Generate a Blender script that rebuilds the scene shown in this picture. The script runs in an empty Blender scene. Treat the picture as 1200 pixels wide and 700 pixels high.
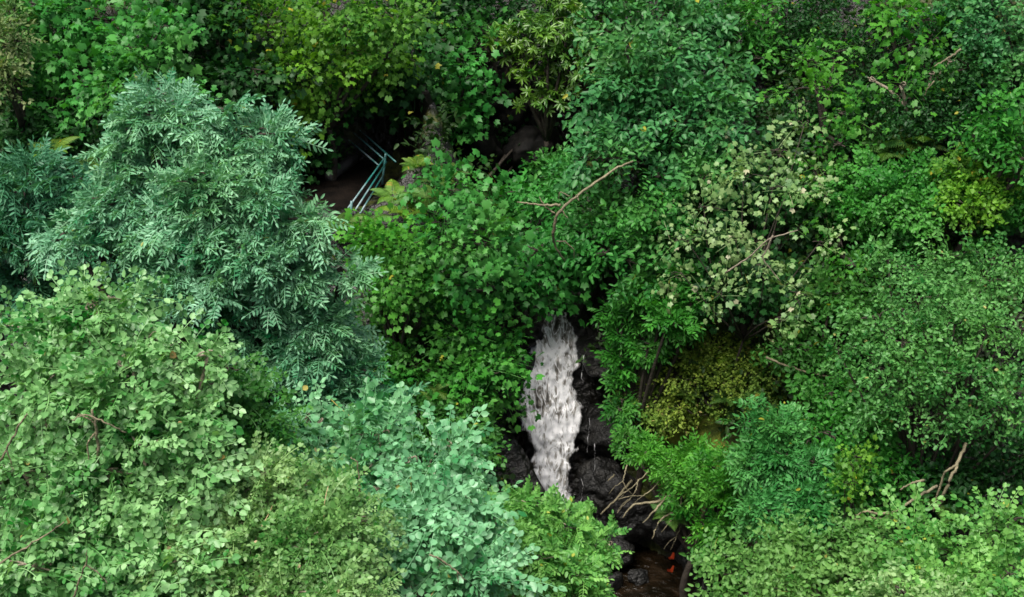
import bpy, bmesh, math
import numpy as np
from mathutils import Vector, noise as mnoise

RNG = np.random.default_rng(7)
sc = bpy.context.scene
COL = sc.collection

# ------------------------------------------------------------------ camera
PITCH = math.radians(25.0)
CAM = np.array([0.0, 0.0, 14.0])
F = 1650.0                                   # focal length for a frame 1200 wide
cam_d = bpy.data.cameras.new('camera')
cam = bpy.data.objects.new('camera', cam_d)
COL.objects.link(cam)
cam.location = CAM
cam.rotation_euler = (math.pi / 2 - PITCH, 0, 0)
cam_d.sensor_width = 36.0
cam_d.lens = 36.0 * F / 1200.0
cam_d.clip_end = 2000
sc.camera = cam
FW = np.array([0, math.cos(PITCH), -math.sin(PITCH)])
UP = np.array([0, math.sin(PITCH), math.cos(PITCH)])


def ray(px, py):
    return FW + np.array([(px - 600) / F, 0, 0]) + UP * ((350 - py) / F)


def at(px, py, Y):
    d = ray(px, py)
    return CAM + d * (Y / d[1])


# ------------------------------------------------------------------ terrain
def snoise(x, y, k=1.0):
    return (np.sin(1.7 * k * x + 1.3 * np.sin(1.1 * k * y)) * np.sin(1.9 * k * y + 1.7 * np.sin(.9 * k * x + 2))
            + .5 * np.sin(3.9 * k * x + 2.1 * np.sin(2.3 * k * y + 1)) * np.sin(3.7 * k * y + .5 + 1.4 * np.sin(3.1 * k * x))
            + .25 * np.sin(8.3 * k * x + 1.5 * np.sin(6.1 * k * y)) * np.sin(7.9 * k * y + 1.2 * np.sin(7.1 * k * x)))


def xc(y):
    return np.interp(y, [10, 17, 18.8, 20.3, 21.5, 24, 27, 40], [6, 3.3, 2.4, 0.9, 0.74, 0.25, -.25, -1])


def zbed(y):
    return np.interp(y, [15, 20.0, 20.35, 20.8, 21.6, 25.8, 26.8, 40], [0, 0.05, .35, 1.4, 3.45, 4.3, 7.6, 16])


PATH_C = np.array([-2.95, 23.5, 5.33])


def height(x, y):
    x = np.asarray(x, float); y = np.asarray(y, float)
    y0 = 18.3 - .45 * np.clip(x - 3.6, 0, 8) - .1 * np.clip(-x - 3, 0, 8)
    s = y - y0
    P = np.where(s < 0, 0, np.where(s < 2.5, 1.9 * s, 4.75 + .7 * (s - 2.5)))
    P = P + np.clip(s - 9, 0, 60) * .35
    P = np.minimum(P, 26 + .1 * P)
    P = P + .16 * snoise(x, y, .8) * np.clip(s, 0, 1) + .05 * snoise(x, y, 3.1) * np.clip(s, 0, 1)
    d = np.abs(x - xc(y))
    w = np.interp(y, [15, 18.5, 20.0, 20.8, 21.6, 24, 27], [1.5, 1.15, .62, .6, .55, .75, .9])
    G = zbed(y) + np.maximum(0, d - w) * 3.0 + .10 * snoise(x * 1.3, y * 1.3 + 3, 1.6)
    Z = np.minimum(P, G)
    Z = np.where(s < 0, np.minimum(G, .25 + .1 * snoise(x, y, 1.2)), Z)
    bank = 12.3 - .86 * y                           # the bank the photograph is taken from
    Z = np.maximum(Z, np.minimum(bank, 12.3 - .02 * np.abs(y)) + .12 * snoise(x, y, .7))
    m = np.clip(1.5 - np.sqrt(((x - PATH_C[0]) / 1.05) ** 2 + ((y - PATH_C[1]) / 1.25) ** 2), 0, .5) * 2
    m = m * m * (3 - 2 * m)
    return Z * (1 - m) + (PATH_C[2] - .06) * m


def hitY(px, py):
    d = ray(px, py)
    t = np.arange(13.0, 60, .03)
    p = CAM[None] + d[None] * t[:, None]
    h = height(p[:, 0], p[:, 1])
    k = np.argmax(p[:, 2] < h)
    return p[k, 1]


# ------------------------------------------------------------------ helpers
def link(name, me, mat, parent=None):
    o = bpy.data.objects.new(name, me)
    COL.objects.link(o)
    if mat is not None:
        me.materials.append(mat)
    if parent is not None:
        o.parent = parent
        o.matrix_parent_inverse.identity()
    return o


def thing(name, label, cat, loc, group=None):
    o = bpy.data.objects.new(name, None)
    COL.objects.link(o)
    o.location = [float(v) for v in loc]
    o.empty_display_size = .2
    o['label'] = label; o['category'] = cat
    if group: o['group'] = group
    return o


def tag(o, label, cat, group=None):
    o['label'] = label; o['category'] = cat
    if group: o['group'] = group
    return o


def raw_mesh(name, V, Fq, attrs=None, smooth=False):
    """V (n,3), Fq (m,4) quads -> mesh, quickly"""
    me = bpy.data.meshes.new(name)
    n, m = len(V), len(Fq)
    me.vertices.add(n); me.loops.add(m * 4); me.polygons.add(m)
    me.vertices.foreach_set('co', np.asarray(V, np.float32).ravel())
    me.loops.foreach_set('vertex_index', np.asarray(Fq, np.int32).ravel())
    me.polygons.foreach_set('loop_start', np.arange(0, m * 4, 4, dtype=np.int32))
    if smooth:
        me.polygons.foreach_set('use_smooth', np.ones(m, bool))
    for k, a in (attrs or {}).items():
        at_ = me.attributes.new(k, 'FLOAT', 'POINT')
        at_.data.foreach_set('value', np.asarray(a, np.float32))
    me.update(calc_edges=True)
    return me


class MB:
    def __init__(s):
        s.V = []; s.F = []; s.n = 0

    def tube(s, pts, rad, sides=5):
        pts = np.asarray(pts, float)
        m = len(pts)
        rad = np.broadcast_to(np.asarray(rad, float), (m,))
        tan = np.gradient(pts, axis=0)
        tan /= np.linalg.norm(tan, axis=1)[:, None] + 1e-9
        ref = np.array([0.31, 0.2, 0.93]) if abs(tan[0, 2]) < .9 else np.array([1., .1, 0])
        a = np.cross(tan, ref); a /= np.linalg.norm(a, axis=1)[:, None] + 1e-9
        b = np.cross(tan, a)
        th = np.arange(sides) * 2 * np.pi / sides
        ring = pts[:, None] + rad[:, None, None] * (np.cos(th)[None, :, None] * a[:, None] + np.sin(th)[None, :, None] * b[:, None])
        base = s.n
        s.V.append(ring.reshape(-1, 3)); s.n += m * sides
        i = np.arange(m - 1)[:, None] * sides; j = np.arange(sides)[None]
        j2 = (j + 1) % sides
        q = np.stack([i + j, i + j2, i + sides + j2, i + sides + j], -1).reshape(-1, 4) + base
        s.F.append(q)
        c = s.n                                                    # end caps
        s.V.append(np.array([pts[0], pts[-1]])); s.n += 2
        jj = np.arange(0, sides)
        cap0 = np.stack([np.full(sides, c), jj + base, (jj + 1) % sides + base, np.full(sides, c)], -1)
        # caps as degenerate-free quads need two segments; use paired fans only for even sides
        if sides % 2 == 0:
            k = np.arange(0, sides, 2)
            e = base + (m - 1) * sides
            s.F.append(np.stack([np.full(len(k), c), (k + 2) % sides + base, k + 1 + base, k + base], -1))
            s.F.append(np.stack([np.full(len(k), c + 1), k + e, k + 1 + e, (k + 2) % sides + e], -1))

    def box(s, c, x, y, z):
        """box by centre and three half-axis vectors"""
        c, x, y, z = [np.asarray(v, float) for v in (c, x, y, z)]
        P = [c + i * x + j * y + k * z for k in (-1, 1) for j in (-1, 1) for i in (-1, 1)]
        b = s.n
        s.V.append(np.array(P)); s.n += 8
        s.F.append(np.array([[0, 2, 3, 1], [4, 5, 7, 6], [0, 1, 5, 4], [2, 6, 7, 3], [0, 4, 6, 2], [1, 3, 7, 5]]) + b)

    def build(s, name, mat, parent=None, smooth=True, origin=None):
        V = np.concatenate(s.V)
        if parent is not None:
            V = V - np.array(parent.location)
        elif origin is not None:
            V = V - np.asarray(origin)
        me = raw_mesh(name, V, np.concatenate(s.F), smooth=smooth)
        me.validate()
        o = link(name, me, mat, parent)
        if parent is None and origin is not None:
            o.location = [float(v) for v in origin]
        return o


# ------------------------------------------------------------------ materials
def new_mat(name):
    m = bpy.data.materials.new(name)
    m.use_nodes = True
    nt = m.node_tree
    for n in list(nt.nodes): nt.nodes.remove(n)
    return m, nt, nt.nodes, nt.links


def ramp(nodes, stops, interp='LINEAR'):
    r = nodes.new('ShaderNodeValToRGB')
    r.color_ramp.interpolation = interp
    e = r.color_ramp.elements
    while len(e) < len(stops): e.new(.5)
    for k, (p, c) in zip(e, stops):
        k.position = p; k.color = (*c, 1) if len(c) == 3 else c
    return r


def leaf_mat(name, dark, light, spec=.5, rough=.42, transl=.28, odd=(.33, .33, .04), odd_p=.997, share=.6, under=1.25):
    m, nt, N, L = new_mat(name)
    out = N.new('ShaderNodeOutputMaterial')
    rnd = N.new('ShaderNodeAttribute'); rnd.attribute_name = 'rnd'
    cl_shade = N.new('ShaderNodeAttribute'); cl_shade.attribute_name = 'cl_shade'
    geo = N.new('ShaderNodeNewGeometry')
    nz = N.new('ShaderNodeTexNoise'); nz.inputs['Scale'].default_value = 1.3; nz.inputs['Detail'].default_value = 3
    L.new(geo.outputs['Position'], nz.inputs['Vector'])
    # factor = .45*leaf + .35*clump tone with painted shade + noise
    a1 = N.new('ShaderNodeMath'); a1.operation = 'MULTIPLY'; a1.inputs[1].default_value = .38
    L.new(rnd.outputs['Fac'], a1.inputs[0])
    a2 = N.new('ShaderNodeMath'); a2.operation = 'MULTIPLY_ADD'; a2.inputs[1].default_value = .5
    L.new(cl_shade.outputs['Fac'], a2.inputs[0]); L.new(a1.outputs[0], a2.inputs[2])
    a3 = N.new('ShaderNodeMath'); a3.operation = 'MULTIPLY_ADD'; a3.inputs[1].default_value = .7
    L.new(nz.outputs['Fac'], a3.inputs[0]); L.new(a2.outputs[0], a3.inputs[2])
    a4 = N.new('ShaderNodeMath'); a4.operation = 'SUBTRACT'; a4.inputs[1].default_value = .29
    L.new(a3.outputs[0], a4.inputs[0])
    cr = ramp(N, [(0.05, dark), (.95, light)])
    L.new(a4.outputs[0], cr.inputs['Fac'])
    # new growth and neighbours' shoots: patches nearer to a common green
    mp = N.new('ShaderNodeMapping'); mp.inputs['Location'].default_value = (11.3, 4.7, 8.1)
    L.new(geo.outputs['Position'], mp.inputs[0])
    nb = N.new('ShaderNodeTexNoise'); nb.inputs['Scale'].default_value = .95; nb.inputs['Detail'].default_value = 3
    L.new(mp.outputs[0], nb.inputs['Vector'])
    mr = N.new('ShaderNodeMapRange'); mr.inputs['From Min'].default_value = .44; mr.inputs['From Max'].default_value = .66; mr.inputs['To Max'].default_value = share
    L.new(nb.outputs['Fac'], mr.inputs['Value'])
    cg = ramp(N, [(0.05, (.014, .12, .016)), (.95, (.16, .40, .085))])
    L.new(a4.outputs[0], cg.inputs['Fac'])
    mg = N.new('ShaderNodeMix'); mg.data_type = 'RGBA'
    L.new(mr.outputs[0], mg.inputs['Factor']); L.new(cr.outputs['Color'], mg.inputs[6]); L.new(cg.outputs['Color'], mg.inputs[7])
    gt = N.new('ShaderNodeMath'); gt.operation = 'GREATER_THAN'; gt.inputs[1].default_value = odd_p
    L.new(rnd.outputs['Fac'], gt.inputs[0])
    mx = N.new('ShaderNodeMix'); mx.data_type = 'RGBA'
    L.new(gt.outputs[0], mx.inputs['Factor']); L.new(mg.outputs[2], mx.inputs[6]); mx.inputs[7].default_value = (*odd, 1)
    # paler underside
    mu = N.new('ShaderNodeMix'); mu.data_type = 'RGBA'; mu.blend_type = 'MULTIPLY'
    L.new(geo.outputs['Backfacing'], mu.inputs['Factor'])
    L.new(mx.outputs[2], mu.inputs[6]); mu.inputs[7].default_value = (under, under * .97, under * .95, 1)
    bs = N.new('ShaderNodeBsdfPrincipled')
    L.new(mu.outputs[2], bs.inputs['Base Color'])
    bs.inputs['Roughness'].default_value = rough
    bs.inputs['Specular IOR Level'].default_value = spec
    tr = N.new('ShaderNodeBsdfTranslucent')
    tc = N.new('ShaderNodeMix'); tc.data_type = 'RGBA'; tc.blend_type = 'MULTIPLY'; tc.inputs['Factor'].default_value = 1
    L.new(mx.outputs[2], tc.inputs[6]); tc.inputs[7].default_value = (1.25, 1.35, .45, 1)
    L.new(tc.outputs[2], tr.inputs['Color'])
    ms = N.new('ShaderNodeMixShader'); ms.inputs[0].default_value = transl
    L.new(bs.outputs[0], ms.inputs[1]); L.new(tr.outputs[0], ms.inputs[2])
    L.new(ms.outputs[0], out.inputs[0])
    return m


def simple_mat(name, stops, scale=6, rough=.7, rough2=None, bump=.4, bscale=20, spec=.5, stretch=(1, 1, 1), detail=6, metal=0):
    m, nt, N, L = new_mat(name)
    out = N.new('ShaderNodeOutputMaterial')
    geo = N.new('ShaderNodeNewGeometry')
    mp = N.new('ShaderNodeMapping'); mp.inputs['Scale'].default_value = stretch
    L.new(geo.outputs['Position'], mp.inputs['Vector'])
    nz = N.new('ShaderNodeTexNoise'); nz.inputs['Scale'].default_value = scale; nz.inputs['Detail'].default_value = detail
    L.new(mp.outputs[0], nz.inputs['Vector'])
    cr = ramp(N, stops); L.new(nz.outputs['Fac'], cr.inputs['Fac'])
    bs = N.new('ShaderNodeBsdfPrincipled')
    L.new(cr.outputs['Color'], bs.inputs['Base Color'])
    bs.inputs['Roughness'].default_value = rough
    bs.inputs['Specular IOR Level'].default_value = spec
    bs.inputs['Metallic'].default_value = metal
    n2 = N.new('ShaderNodeTexNoise'); n2.inputs['Scale'].default_value = bscale; n2.inputs['Detail'].default_value = 5
    L.new(mp.outputs[0], n2.inputs['Vector'])
    bp = N.new('ShaderNodeBump'); bp.inputs['Strength'].default_value = bump; bp.inputs['Distance'].default_value = .05
    L.new(n2.outputs['Fac'], bp.inputs['Height']); L.new(bp.outputs[0], bs.inputs['Normal'])
    if rough2 is not None:
        rr = N.new('ShaderNodeMapRange')
        rr.inputs['From Min'].default_value = .35; rr.inputs['From Max'].default_value = .65
        rr.inputs['To Min'].default_value = rough; rr.inputs['To Max'].default_value = rough2
        L.new(n2.outputs['Fac'], rr.inputs['Value']); L.new(rr.outputs[0], bs.inputs['Roughness'])
    L.new(bs.outputs[0], out.inputs[0])
    return m


M_bark = simple_mat('bark', [(.3, (.022, .017, .012)), (.7, (.075, .06, .045))], 9, .85, bump=.6, bscale=40)
M_pale_bark = simple_mat('pale_bark', [(.3, (.16, .13, .09)), (.7, (.36, .31, .23))], 12, .8, bump=.5, bscale=50)
M_dead = simple_mat('dead_wood', [(.3, (.12, .105, .06)), (.7, (.32, .28, .17))], 8, .75, bump=.5, bscale=45)
M_rock = simple_mat('wet_rock', [(.35, (.002, .002, .002)), (.55, (.004, .004, .0035)), (.75, (.011, .010, .008))], 3.5, .32, .75, bump=1.0, bscale=17, spec=.45)
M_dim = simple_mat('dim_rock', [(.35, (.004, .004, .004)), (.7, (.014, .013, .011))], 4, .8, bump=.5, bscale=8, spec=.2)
M_slab = simple_mat('path_stone', [(.3, (.003, .0025, .002)), (.7, (.011, .008, .006))], 5, .9, None, spec=.08, bump=.4, bscale=30)
M_edge = simple_mat('edging_stone', [(.3, (.04, .037, .034)), (.7, (.10, .095, .09))], 7, .9, bump=.5, bscale=30)
M_rail = simple_mat('rail_paint', [(.35, (.03, .19, .17)), (.5, (.13, .26, .26)), (.66, (.42, .48, .54))], 1.6, .35, bump=.1, bscale=60)
M_orange = simple_mat('orange_scrap', [(.3, (.55, .05, .01)), (.7, (.8, .12, .03))], 14, .5, bump=.2)


def ground_mat():
    m, nt, N, L = new_mat('wooded_ground')
    out = N.new('ShaderNodeOutputMaterial')
    geo = N.new('ShaderNodeNewGeometry')
    nz = N.new('ShaderNodeTexNoise'); nz.inputs['Scale'].default_value = 2.2; nz.inputs['Detail'].default_value = 9; nz.inputs['Roughness'].default_value = .65
    L.new(geo.outputs['Position'], nz.inputs['Vector'])
    soil = ramp(N, [(.3, (.003, .003, .002)), (.55, (.007, .006, .004)), (.75, (.016, .012, .007))])
    L.new(nz.outputs['Fac'], soil.inputs['Fac'])
    n2 = N.new('ShaderNodeTexNoise'); n2.inputs['Scale'].default_value = 1.1; n2.inputs['Detail'].default_value = 8
    mp = N.new('ShaderNodeMapping'); mp.inputs['Location'].default_value = (3, 7, 1)
    L.new(geo.outputs['Position'], mp.inputs[0]); L.new(mp.outputs[0], n2.inputs['Vector'])
    at_ = N.new('ShaderNodeAttribute'); at_.attribute_name = 'moss'
    ad = N.new('ShaderNodeMath'); ad.operation = 'MULTIPLY_ADD'; ad.inputs[1].default_value = .55
    L.new(at_.outputs['Fac'], ad.inputs[0]); L.new(n2.outputs['Fac'], ad.inputs[2])
    mr = N.new('ShaderNodeMapRange'); mr.inputs['From Min'].default_value = .62; mr.inputs['From Max'].default_value = .95
    L.new(ad.outputs[0], mr.inputs['Value'])
    moss = ramp(N, [(.3, (.02, .035, .005)), (.5, (.10, .14, .014)), (.7, (.24, .26, .035))])
    n3 = N.new('ShaderNodeTexNoise'); n3.inputs['Scale'].default_value = 7; n3.inputs['Detail'].default_value = 7
    L.new(geo.outputs['Position'], n3.inputs['Vector']); L.new(n3.outputs['Fac'], moss.inputs['Fac'])
    mx = N.new('ShaderNodeMix'); mx.data_type = 'RGBA'
    L.new(mr.outputs[0], mx.inputs['Factor']); L.new(soil.outputs[0], mx.inputs[6]); L.new(moss.outputs[0], mx.inputs[7])
    bs = N.new('ShaderNodeBsdfPrincipled')
    L.new(mx.outputs[2], bs.inputs['Base Color'])
    r2 = N.new('ShaderNodeMapRange'); r2.inputs['To Min'].default_value = .35; r2.inputs['To Max'].default_value = .95
    L.new(mr.outputs[0], r2.inputs['Value']); L.new(r2.outputs[0], bs.inputs['Roughness'])
    bp = N.new('ShaderNodeBump'); bp.inputs['Strength'].default_value = .8; bp.inputs['Distance'].default_value = .12
    n4 = N.new('ShaderNodeTexNoise'); n4.inputs['Scale'].default_value = 8; n4.inputs['Detail'].default_value = 8
    L.new(geo.outputs['Position'], n4.inputs['Vector']); L.new(n4.outputs['Fac'], bp.inputs['Height'])
    L.new(bp.outputs[0], bs.inputs['Normal'])
    L.new(bs.outputs[0], out.inputs[0])
    return m


# ------------------------------------------------------------------ leaf and spray templates
def rotm(yaw=0, pitch=0, roll=0):
    cy, sy, cp, sp, cr, sr = math.cos(yaw), math.sin(yaw), math.cos(pitch), math.sin(pitch), math.cos(roll), math.sin(roll)
    Rz = np.array([[cy, -sy, 0], [sy, cy, 0], [0, 0, 1]])
    Ry = np.array([[cp, 0, sp], [0, 1, 0], [-sp, 0, cp]])      # positive pitch points the +x tip down
    Rx = np.array([[1, 0, 0], [0, cr, -sr], [0, sr, cr]])
    return Rz @ Ry @ Rx


def leaf_oval(Ln, W, fold=.12, droop=.12):
    V = np.array([[0, 0, 0], [.28 * Ln, .46 * W, fold * W], [.68 * Ln, .42 * W, fold * W - droop * Ln * .4], [Ln, 0, -droop * Ln],
                  [.68 * Ln, -.42 * W, fold * W - droop * Ln * .4], [.28 * Ln, -.46 * W, fold * W]])
    return V, np.array([[0, 3, 2, 1], [0, 5, 4, 3]])


def leaf_palm(Ln, droop=.15):
    """five-lobed sycamore leaf"""
    ang = np.radians([-105, -52, 0, 52, 105]); tip = np.array([.5, .82, 1, .82, .5]) * Ln * .62
    nan = np.radians([-150, -78, -25, 25, 78, 150]); nl = np.array([.4, .56, .68, .68, .56, .4]) * Ln * .62
    c = .36 * Ln
    T = np.stack([c + tip * np.cos(ang), tip * np.sin(ang), -droop * tip ** 2 / (Ln * .62)], -1)
    Nn = np.stack([c + nl * np.cos(nan), nl * np.sin(nan), np.full(6, .02 * Ln)], -1)
    V = np.concatenate([[[c, 0, 0]], T, Nn])
    Fq = [[0, 6 + k, 1 + k, 7 + k] for k in range(5)]
    return V, np.array(Fq)


def assemble(items, bars=()):
    """items: (V,F,R,pos) -> merged with leaf index; bars: (p,q,w) thin strips"""
    VV, FF, I = [], [], []; n = 0
    for k, (V, Fq, R, p) in enumerate(items):
        VV.append(V @ R.T + p); FF.append(Fq + n); I.append(np.full(len(V), k)); n += len(V)
    nb = len(items)
    for p, q, w in bars:
        p, q = np.asarray(p, float), np.asarray(q, float)
        s = np.cross(q - p, [0, 0, 1.]); s /= np.linalg.norm(s) + 1e-9
        VV.append(np.array([p - s * w, p + s * w, q + s * w * .6, q - s * w * .6])); FF.append(np.array([[0, 3, 2, 1]]) + n)
        I.append(np.full(4, nb)); n += 4
    return np.concatenate(VV), np.concatenate(FF), np.concatenate(I)


def t_pinnate(r, L=.3, pairs=6, ll=.07, lw=.024, curl=.45, fan=4, rect=False):
    """rosette of fan compound leaves at a shoot end"""
    items, bars = [], []
    for f in range(fan):
        y0 = (f - (fan - 1) / 2) * (1.15 if fan > 1 else 0) * 2.6 / max(fan, 1) + r.normal(0, .25)
        LL = L * r.uniform(.75, 1.1)
        c = curl * r.uniform(.6, 1.4); tilt = r.normal(-.1, .25)
        R0 = rotm(y0, tilt, r.normal(0, .25))
        prev = np.zeros(3)
        for k in range(pairs + 1):
            s = .22 + .78 * k / pairs
            pos = R0 @ np.array([LL * s * (1 - .15 * c * s), 0, -c * LL * s * s * .6])
            bars.append((prev, pos, .004)); prev = pos
            sz = (.75 + .25 * math.sin(math.pi * min(1, .15 + .8 * s)))
            pit = c * s * .9
            if k == pairs:
                V, Fq = leaf_oval(ll * sz, lw * sz)
                items.append((V, Fq, R0 @ rotm(0, pit, 0), pos))
            else:
                for sg in (-1, 1):
                    V, Fq = leaf_oval(ll * sz * r.uniform(.9, 1.1), lw * sz * r.uniform(.9, 1.1), .1, .15)
                    items.append((V, Fq, R0 @ rotm(sg * r.normal(1.05, .12), pit * .4 + r.normal(.15, .2), sg * -.25 + r.normal(0, .25)), pos))
    return assemble(items, bars)


def t_round(r, L=.34, n=13, ll=.062, w=.85, curl=.4):
    """long shoot with two ranks of roundish leaves"""
    items, bars = [], []
    prev = np.zeros(3)
    for k in range(n):
        s = .05 + .95 * k / (n - 1)
        bend = .12 * math.sin(s * 3)
        pos = np.array([L * s, L * bend * .4, -curl * L * s * s * .5])
        if k % 2: bars.append((prev, pos, .0035)); prev = pos
        sz = ll * r.choice([.55, .8, 1, 1.1, 1.25]) * r.uniform(.85, 1.1) * (1 - .3 * s * s)
        sg = 1 if k % 2 else -1
        V, Fq = leaf_oval(sz, sz * w, .1, .1)
        items.append((V, Fq, rotm(sg * r.normal(1.0, .25), curl * s * .5 + r.normal(.12, .3), r.normal(0, .35)), pos + np.array([0, sg * .008, 0])))
    V, Fq = leaf_oval(ll, ll * w)
    items.append((V, Fq, rotm(0, curl * .8, 0), prev))
    return assemble(items, bars)


def t_maple(r, L=.4, n=7, ll=.15, spread=.55):
    items, bars = [], []
    prev = np.zeros(3)
    for k in range(n):
        s = (k // 2 * 2 + 1) / n
        base = np.array([L * s, 0, -.25 * L * s * s])
        if k % 2 == 0: bars.append((prev, base, .0028)); prev = base
        sg = 1 if k % 2 else -1
        yaw = sg * r.normal(.95, .3) if k < n - 1 else r.normal(0, .3)
        pet = ll * r.uniform(.4, .9)
        pos = base + np.array([math.cos(yaw), math.sin(yaw), r.normal(.05, .25)]) * pet
        V, Fq = leaf_palm(ll * r.uniform(.5, 1.25), r.uniform(.05, .5))
        items.append((V, Fq, rotm(yaw + r.normal(0, .3), r.normal(.3, .3), r.normal(0, .35)), pos))
    return assemble(items, bars)


def t_small(r, L=.3, n=14, ll=.055, w=.6, mess=.45):
    """twig with small alternate leaves"""
    items, bars = [], []
    prev = np.zeros(3)
    for k in range(n):
        s = (k + .6) / n
        base = np.array([L * s, L * .08 * math.sin(5 * s), -.22 * L * s * s])
        if k % 3 == 0: bars.append((prev, base, .0026)); prev = base
        yaw = (1 if k % 2 else -1) * r.normal(.9, .4)
        z = r.normal(0, mess * ll * 2)
        V, Fq = leaf_oval(ll * r.uniform(.5, 1.3), ll * w * r.uniform(.65, 1.2), .12, r.uniform(.02, .4))
        side = r.normal(0, L * .13)
        items.append((V, Fq, rotm(yaw, r.normal(.2, mess), r.normal(0, mess)), base + np.array([0, side, z])))
    return assemble(items, bars)


def t_whorl(r, n=9, ll=.16, lw=.042):
    items = []
    for k in range(n):
        V, Fq = leaf_oval(ll * r.uniform(.75, 1.1), lw, .15, .2)
        items.append((V, Fq, rotm(2 * math.pi * k / n + r.normal(0, .15), r.normal(.1, .2), r.normal(0, .2)), np.array([.12, 0, 0])))
    return assemble(items, [((0, 0, 0), (.12, 0, 0), .006)])


def t_frond(r, L=.6, pairs=17, w=.28):
    items, bars = [], []
    prev = np.zeros(3)
    for k in range(pairs):
        s = .14 + .86 * k / (pairs - 1)
        pos = np.array([L * s * (1 - .2 * s), 0, L * (.42 * s - .62 * s * s)])
        bars.append((prev, pos, .006)); prev = pos
        ln = L * w * math.sin(math.pi * min(1, .22 + .78 * s) ** .8) + .012
        for sg in (-1, 1):
            V, Fq = leaf_oval(ln, L * .05, .05, .2)
            items.append((V, Fq, rotm(sg * (1.25 - .3 * s), .75 * (s - .3) + .12, r.normal(0, .1)), pos))
    return assemble(items, bars)


def bank_of(fn, k, seed, **kw):
    return [fn(np.random.default_rng(seed + i), **kw) for i in range(k)]


SPRAY = {
    'ash': bank_of(t_pinnate, 8, 10, L=.32, pairs=5, ll=.088, lw=.033, fan=4),
    'robinia': bank_of(t_round, 10, 30, L=.36, n=13, ll=.069, w=.78),
    'robinia_wide': bank_of(t_round, 10, 40, L=.34, n=12, ll=.074, w=.8),
    'tiny_round': bank_of(t_round, 10, 50, L=.3, n=15, ll=.046, w=.75),
    'rose': bank_of(t_pinnate, 8, 60, L=.26, pairs=6, ll=.062, lw=.036, fan=3, curl=.5),
    'maple': bank_of(t_maple, 10, 70, L=.42, n=7, ll=.17),
    'maple_big': bank_of(t_maple, 10, 80, L=.5, n=7, ll=.22),
    'maple_small': bank_of(t_maple, 10, 90, L=.34, n=7, ll=.13),
    'beech': bank_of(t_small, 10, 100, L=.42, n=12, ll=.125, w=.6, mess=.3),
    'hawthorn': bank_of(t_small, 10, 110, L=.34, n=20, ll=.065, w=.7, mess=.5),
    'ivy': bank_of(t_small, 10, 120, L=.3, n=12, ll=.1, w=.8, mess=.3),
    'elder': bank_of(t_pinnate, 8, 130, L=.32, pairs=3, ll=.13, lw=.056, fan=3, curl=.5),
    'bramble': bank_of(t_small, 10, 140, L=.36, n=12, ll=.085, w=.72, mess=.4),
    'whorl': bank_of(t_whorl, 6, 150),
    'fern': bank_of(t_frond, 6, 160),
}
for k_, bank in list(SPRAY.items()):
    SPRAY[k_] = [(V.astype(np.float32), Fq, I, I.max() + 1) for V, Fq, I in bank]


def area_of(bank):
    V, Fq, _, _ = bank[0]
    a = V[Fq]
    c = np.cross(a[:, 2] - a[:, 0], a[:, 3] - a[:, 1])
    return .5 * np.linalg.norm(c, axis=1).sum()


AREA = {k: area_of(b) for k, b in SPRAY.items()}
REACH = {k: float(b[0][0][:, 0].max()) for k, b in SPRAY.items()}


def unit(v):
    return v / (np.linalg.norm(v, axis=-1, keepdims=True) + 1e-9)


def sprays_mesh(name, kind, P, A, Nn, S, tone_shade, rng, origin):
    """P positions, A axes, Nn normals, S scale, tone_shade clump tone, with painted shade in crowns"""
    A = unit(A); Nn = unit(Nn - A * np.sum(Nn * A, -1, keepdims=True)); B = np.cross(Nn, A)
    bank = SPRAY[kind]
    tid = rng.integers(0, len(bank), len(P))
    VV, FF, R, C = [], [], [], []; n = 0
    for t, (V, Fq, I, nl) in enumerate(bank):
        sel = np.where(tid == t)[0]
        if not len(sel): continue
        M = np.stack([A[sel], B[sel], Nn[sel]], -1) * S[sel][:, None, None]
        W = np.einsum('mij,vj->mvi', M, V) + P[sel][:, None]
        VV.append(W.reshape(-1, 3))
        FF.append((Fq[None] + (np.arange(len(sel)) * len(V))[:, None, None] + n).reshape(-1, 4))
        lr = rng.random((len(sel), nl))
        R.append(lr[:, I].reshape(-1)); C.append(np.repeat(tone_shade[sel], len(V)))
        n += len(sel) * len(V)
    return raw_mesh(name, np.concatenate(VV) - np.asarray(origin), np.concatenate(FF), {'rnd': np.concatenate(R), 'cl_shade': np.concatenate(C)})


NLEAF = 0


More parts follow.
